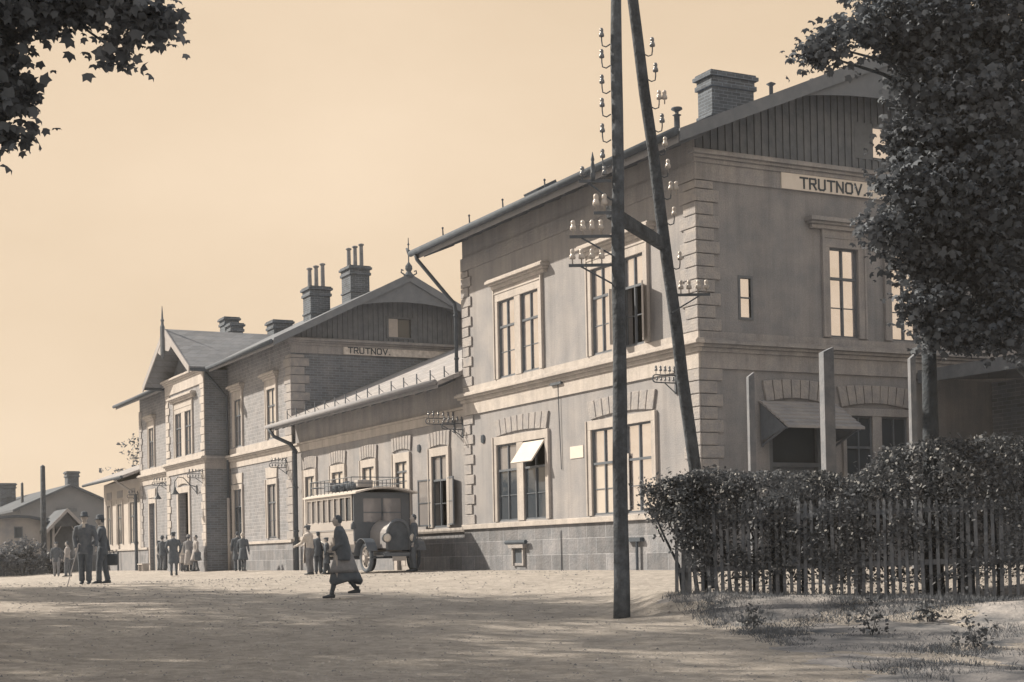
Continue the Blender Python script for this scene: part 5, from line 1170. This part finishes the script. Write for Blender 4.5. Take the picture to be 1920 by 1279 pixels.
    bk, bm = bottom; c = MB()
    if bk in ('trousers', 'breeches'):
        for h, kn, an in feet:
            if bk == 'trousers': c.tube([L(h+Vector((0, 0, .02))), L(h.lerp(kn, .3)), L(h.lerp(kn, .7)), L(kn), L(kn.lerp(an, .6)), L(an+Vector((0, 0, .0)))], [.115*k, .108*k, .088*k, .078*k, .072*k, .078*k], 12)
            else: c.tube([L(h+Vector((0, 0, .02))), L(h.lerp(kn, .3)), L(h.lerp(kn, .8)), L(kn.lerp(an, .15))], [.115*k, .125*k, .11*k, .06*k], 12)
        c.rings(tor([(0, 0, .84, .16, .12), (0, 0, .98, .165, .12), (0, 0, 1.02, .155, .11)]))
        c.build('trousers', bm, t, world=False, remesh=.013 if near else .02)
    else:
        ln, rad = (.30, .25) if bk == 'skirt' else (.52, .21); rs = []
        if under:
            ln, rad = .54, .25; u_ = MB(); ru = []
            for q, (z, rr) in enumerate(((.32, .29), (.36, .32), (.50, .28), (.62, .23), (.8, .16))):
                ru.append([L((rr*.85*(1+.06*math.sin(5*a))*math.cos(a), -.05*(4-q)/4+rr*1.12*(1+.06*math.sin(6*a+1))*math.sin(a), z+(.05*math.sin(2*a+.6) if q < 2 else 0))) for a in [6.2832*i/28 for i in range(28)]])
            u_.rings(ru); u_.build('underskirt', CD, t, world=False, smooth=True)
        for q, z in enumerate(np.linspace(ln, 1.04, 7)):
            f = 1-q/6; rr = .155+(rad-.155)*f; cy = (legs[0]+legs[1])*.3*f; st_ = abs(legs[0]-legs[1])*(.12 if under else .42)*f
            rs.append([L((rr*(1+.07*math.sin(5*a)*f)*math.cos(a), cy+(rr*(1.0 if under else .8)+st_)*(1+.07*math.sin(6*a+1)*f)*math.sin(a), z)) for a in [6.2832*i/28 for i in range(28)]])
        c.rings(rs); c.build('skirt', bm, t, world=False, smooth=True)
    if apron:
        c = MB(); rs = []
        for z, w_, o in ((.42, .21, .20), (.7, .19, .19), (1.0, .15, .14), (1.28, .1, .15)): rs.append([L((w_*a, o*math.cos(a*.9)+.035+(.02*math.sin(a*9) if z < .9 else 0), z)) for a in (-1, -.6, -.2, .2, .6, 1)]+[L((w_*a, o*math.cos(a*.9)+.02+(.02*math.sin(a*9) if z < .9 else 0), z)) for a in (1, .6, .2, -.2, -.6, -1)])
        c.rings(rs); c.build('apron', apron, t, world=False)
    for h, kn, an in feet:
        c = MB(); c.tube([L(an+Vector((0, -.075, -.045))), L(an+Vector((0, 0, -.03))), L(an+Vector((0, .09, -.05))), L(an+Vector((0, .19, -.062)))], [(.036*k, .036*k), (.05*k, .052*k), (.052*k, .036*k), (.032*k, .022*k)], 10); c.tube([L(an+Vector((0, 0, -.04))), L(an+Vector((0, -.01, .07)))], [.05*k, .048*k], 8)
        c.build('shoe', SHOE, t, world=False, smooth=True)
    if bk not in ('trousers', 'breeches') or bk == 'breeches':
        for h, kn, an in feet:
            c = MB(); c.tube([L(kn), L(kn.lerp(an, .35)), L(an)], [.058*k, .060*k, .041*k], 10); c.build('stocking', CD if bk != 'short' else CM, t, world=False, smooth=True)
    hm = hatm or CD; c = MB(); hz_ = hc.z
    if hat in ('bowler', 'brim'):
        c.loft([(hc.x, hc.y, hz_+.035*k, .13*k, .15*k), (hc.x, hc.y, hz_+.045*k, .135*k, .155*k), (hc.x, hc.y, hz_+.055*k, .085*k, .105*k), (hc.x, hc.y, hz_+.12*k, .083*k, .1*k), (hc.x, hc.y, hz_+.155*k, .065*k, .08*k), (hc.x, hc.y, hz_+.165*k, .02*k, .02*k)], 16)
        c.build('hat', hm, t, world=False, smooth=True)
    elif hat == 'cap':
        c.loft([(hc.x, hc.y, hz_+.04*k, .082*k, .1*k), (hc.x, hc.y, hz_+.07*k, .1*k, .12*k), (hc.x, hc.y-.01, hz_+.105*k, .1*k, .115*k), (hc.x, hc.y-.01, hz_+.125*k, .05*k, .05*k)], 14); c.prism([hp_(-.06, .08, .045), hp_(.06, .08, .045), hp_(.04, .15, .03), hp_(-.04, .15, .03)], (0, 0, .012)); c.build('cap', hm, t, world=False, smooth=True)
    elif hat == 'scarf':
        c.ball((hc.x, hc.y-.018*k, hz_+.01*k), (.095*k, .108*k, .13*k), 14, 8); c.tube([hp_(0, -.06, -.08), hp_(0, -.11, -.17)], [.06*k, .015*k], 8); c.build('headscarf', hm, t, world=False, smooth=True)
    if hat in ('none', 'cap', 'bowler', 'brim'):
        c = MB(); c.ball((hc.x-.022*st*-1*k, hc.y-.022*ct*k, hz_+.022*k), (.08*k, .09*k, .105*k), 12, 7); c.build('hair', HAIR if hatm is None or hat != 'none' else hatm, t, world=False, smooth=True)
    if collar:
        c = MB(); c.rings(tor([(0, 0, 1.47, .07, .07), (0, 0, 1.53, .062, .066)]), cap=False); c.prism([L((-.04, .125, 1.40)), L((.04, .125, 1.40)), L((.03, .085, 1.5)), L((-.03, .085, 1.5))], (0, .012, 0)); c.build('collar', CW, t, world=False)
    return t
FC = math.atan2(-fwh.y, -fwh.x); FL = math.atan2(-rth.y, -rth.x); FR = math.atan2(rth.y, rth.x); FA = math.atan2(fwh.y, fwh.x)
lp = lambda px, D: (px-961)/2850*D-.0*D
person(29.6, lp(645, 29.6), 1.62, FL+.12, 'woman in dark shawl and pale apron striding left across the square, nearest the camera', top=('shawl', CD), bottom=('skirt', CG), hat='none', legs=(.27, -.26), bend=(0, .12), arms=[[(-.24, .02, 1.14), (-.1, .22, 1.02)], [(.26, -.05, 1.14), (.2, .12, .95)]], lean=.16, near=True, apron=cloth(.40, 'grey_apron_cloth'), under=True)
man1 = person(37.7, lp(160, 37.7), 1.76, FC+.1, 'man in bowler hat and dark suit leaning on a cane, facing the camera', top=('jacket', CM), bottom=('trousers', CD), legs=(.02, -.05), arms=[[(-.28, .03, 1.14), (-.30, .18, .92)], [(.25, 0, 1.14), (.2, .1, .9)]], near=True, collar=True)
man2 = person(38.3, lp(193, 38.3), 1.70, FL+.25, 'man in dark suit seen from the side, talking to the bowler-hatted man, bag behind him', top=('jacket', CD), legs=(.10, -.12), hat='brim', arms=[[(-.24, .1, 1.16), (-.1, .26, 1.05)], [(.25, -.1, 1.13), (.27, -.16, .86)]], near=True, collar=True, lean=.05)
# cane and bag
x, y = GP(37.5, lp(147, 37.5)); cn = thing('cane', 'thin walking cane slanting down from the hand of the bowler-hatted man', 'cane', (x, y, gz(x, y)))
x2, y2 = GP(37.3, lp(126, 37.3)); mb = MB(); mb.tube([(x2-x, y2-y, gz(x2, y2)-gz(x, y)), (0.0, 0.0, .93)], .012, 6); mb.build('shaft', mat('cane_wood', .3, .1, 5), cn, world=False); mb = MB(); mb.tube([(0, 0, .92), (.0, 0, 1.0), (.03*rth.x, .03*rth.y, 1.03), (.07*rth.x, .07*rth.y, 1.0)], .013, 6); mb.build('handle', mat('cane_wood', .3, .1, 5), cn, world=False)
x, y = GP(38.5, lp(207, 38.5)); bg_ = thing('travel_bag', 'dark leather travel bag hanging from the hand of the man in profile', 'bag', (x, y, gz(x, y)+.47), RTA)
mb = MB(); mb.box(-.21, .21, -.09, .09, 0, .30); mb.build('case', SHOE, bg_, world=False, bevel=.05); mb = MB(); mb.tube([(-.1, 0, .3), (-.07, 0, .38), (.07, 0, .38), (.1, 0, .3)], .014, 6); mb.build('handle', SHOE, bg_, world=False)
GRP = 'people waiting at the entrance'
person(75.0, lp(106, 75), 1.70, FC+.3, 'man in dark jacket standing before the far kiosk, the left of two', top=('jacket', CD), bottom=('trousers', CG), hat='cap', legs=(.1, -.08))
person(72.5, lp(127, 72.5), 1.68, FL, 'woman in pale blouse standing before the far kiosk, the right of two', top=('blouse', CL), bottom=('trousers', CM), hat='none', legs=(.06, -.1))
person(77.0, lp(298, 77), 1.5, FR, 'half hidden figure in pale shirt behind the waiting men', top=('shirt', CL), bottom=('trousers', CM), hat='cap', group=GRP)
person(75.5, lp(305, 75.5), 1.70, FA-.3, 'man in dark suit, leftmost of the group at the entrance', bottom=('trousers', CM), group=GRP)
person(76.0, lp(315, 76), 1.72, FA+.3, 'man in dark suit and white collar behind the man in breeches', collar=True, group=GRP)
person(60.5, lp(326, 60.5), 1.74, FA+.1, 'broad man in coat and breeches seen from behind, before the entrance', top=('coat', CD), bottom=('breeches', CM), hat='cap', legs=(-.05, .06), arms=[[(-.3, -.02, 1.14), (-.22, .1, .9)], [(.3, -.02, 1.14), (.22, .1, .9)]], group=GRP)
person(69.0, lp(343, 69), 1.25, FA, 'small child in white dress near the entrance door', top=('blouse', CW), bottom=('short', CL), hat='none', group=GRP)
person(68.5, lp(354, 68.5), 1.62, FA-.2, 'woman in long pale grey dress going into the entrance', top=('blouse', CG), bottom=('skirt', CL), hat='brim', hatm=CG, group=GRP)
person(67.0, lp(368, 67), 1.60, FL+.5, 'woman in pale coat carrying a dark bag, rightmost of the group', top=('coat', CL), bottom=('short', CL), hat='none', legs=(.15, -.12), group=GRP)
x, y = GP(66.6, lp(371, 66.6)); t = thing('shopping_bag', 'dark bag hanging at the side of the woman in the pale coat', 'bag', (x, y, gz(x, y)+.5), RTA); mb = MB(); mb.hexa([(-.12, -.05, 0), (.12, -.05, 0), (.12, .05, 0), (-.12, .05, 0)], [(-.15, -.03, .36), (.15, -.03, .36), (.15, .03, .36), (-.15, .03, .36)]); mb.build('pouch', CD, t, world=False, bevel=.02); mb = MB(); mb.tube([(-.1, 0, .36), (0, 0, .5), (.1, 0, .36)], .01, 5); mb.build('handle', CD, t, world=False)
person(62.0, lp(446, 62), 1.62, FA+.2, 'man in dark coat beside the white headscarf, walking past the brick wall', top=('coat', CD), hat='none', legs=(-.02, .22))
person(61.6, lp(456, 61.6), 1.56, FA-.2, 'woman in dark coat and white headscarf by the brick wall', top=('coat', CD), bottom=('short', CD), hat='scarf', hatm=CW, legs=(.18, -.05))
person(47.6, lp(582, 47.6), 1.56, FL-.5, 'man in white shirt and long white apron by the rear of the bus', top=('shirt', CW), bottom=('trousers', CG), hat='cap', apron=CW, arms=[[(-.2, .2, 1.12), (-.2, .45, 1.02)], [(.2, .15, 1.12), (.2, .42, 1.05)]], lean=.12)
person(48.2, lp(597, 48.2), 1.36, FA, 'stooping man in dark clothes between the white-aproned man and the bus', hat='cap', lean=.2)
person(47.3, lp(613, 47.3), 1.14, FL, 'child in dark coat standing at the rear wheel of the bus', top=('coat', CD), bottom=('trousers', CD), hat='cap', legs=(.1, -.1))
person(45.2, lp(777, 45.2), 1.70, FL+.3, 'man in dark suit standing at the front corner of the bus', hat='none', legs=(.0, .05))
# luggage bench at the side door
x, y = -49.0, -.75; t = thing('luggage_bench', 'low pale bench at the foot of the tall side door', 'bench', (x, y, gz(x, y))); mb = MB(); mb.box(-.5, .5, -.2, .2, .32, .38); mb.build('seat', TRIM, t, world=False)
for sx2 in (-.42, .36):
    mb = MB(); mb.box(sx2, sx2+.06, -.18, .18, 0, .318); mb.build('leg', TRIM, t, world=False)

# ---- haze volume added to lift dark tones and fade the far end
hb = MB(); hb.box(-150, 45, -60, 60, -2.6, 17); hz_o = hb.build('haze', None)
hm_ = bpy.data.materials.new('haze_air'); hm_.use_nodes = True; t = hm_.node_tree; t.nodes.clear()
vo = N(t, 'ShaderNodeVolumePrincipled'); vo.inputs['Color'].default_value = (.97, .96, .95, 1); vo.inputs['Density'].default_value = .0006; vo.inputs['Anisotropy'].default_value = .1
mo_ = N(t, 'ShaderNodeOutputMaterial'); t.links.new(vo.outputs[0], mo_.inputs['Volume'])
hz_o.data.materials.clear(); hz_o.data.materials.append(hm_); tag(hz_o, 'thin pale haze over the station square, added to lift dark tones', 'haze', kind='stuff')
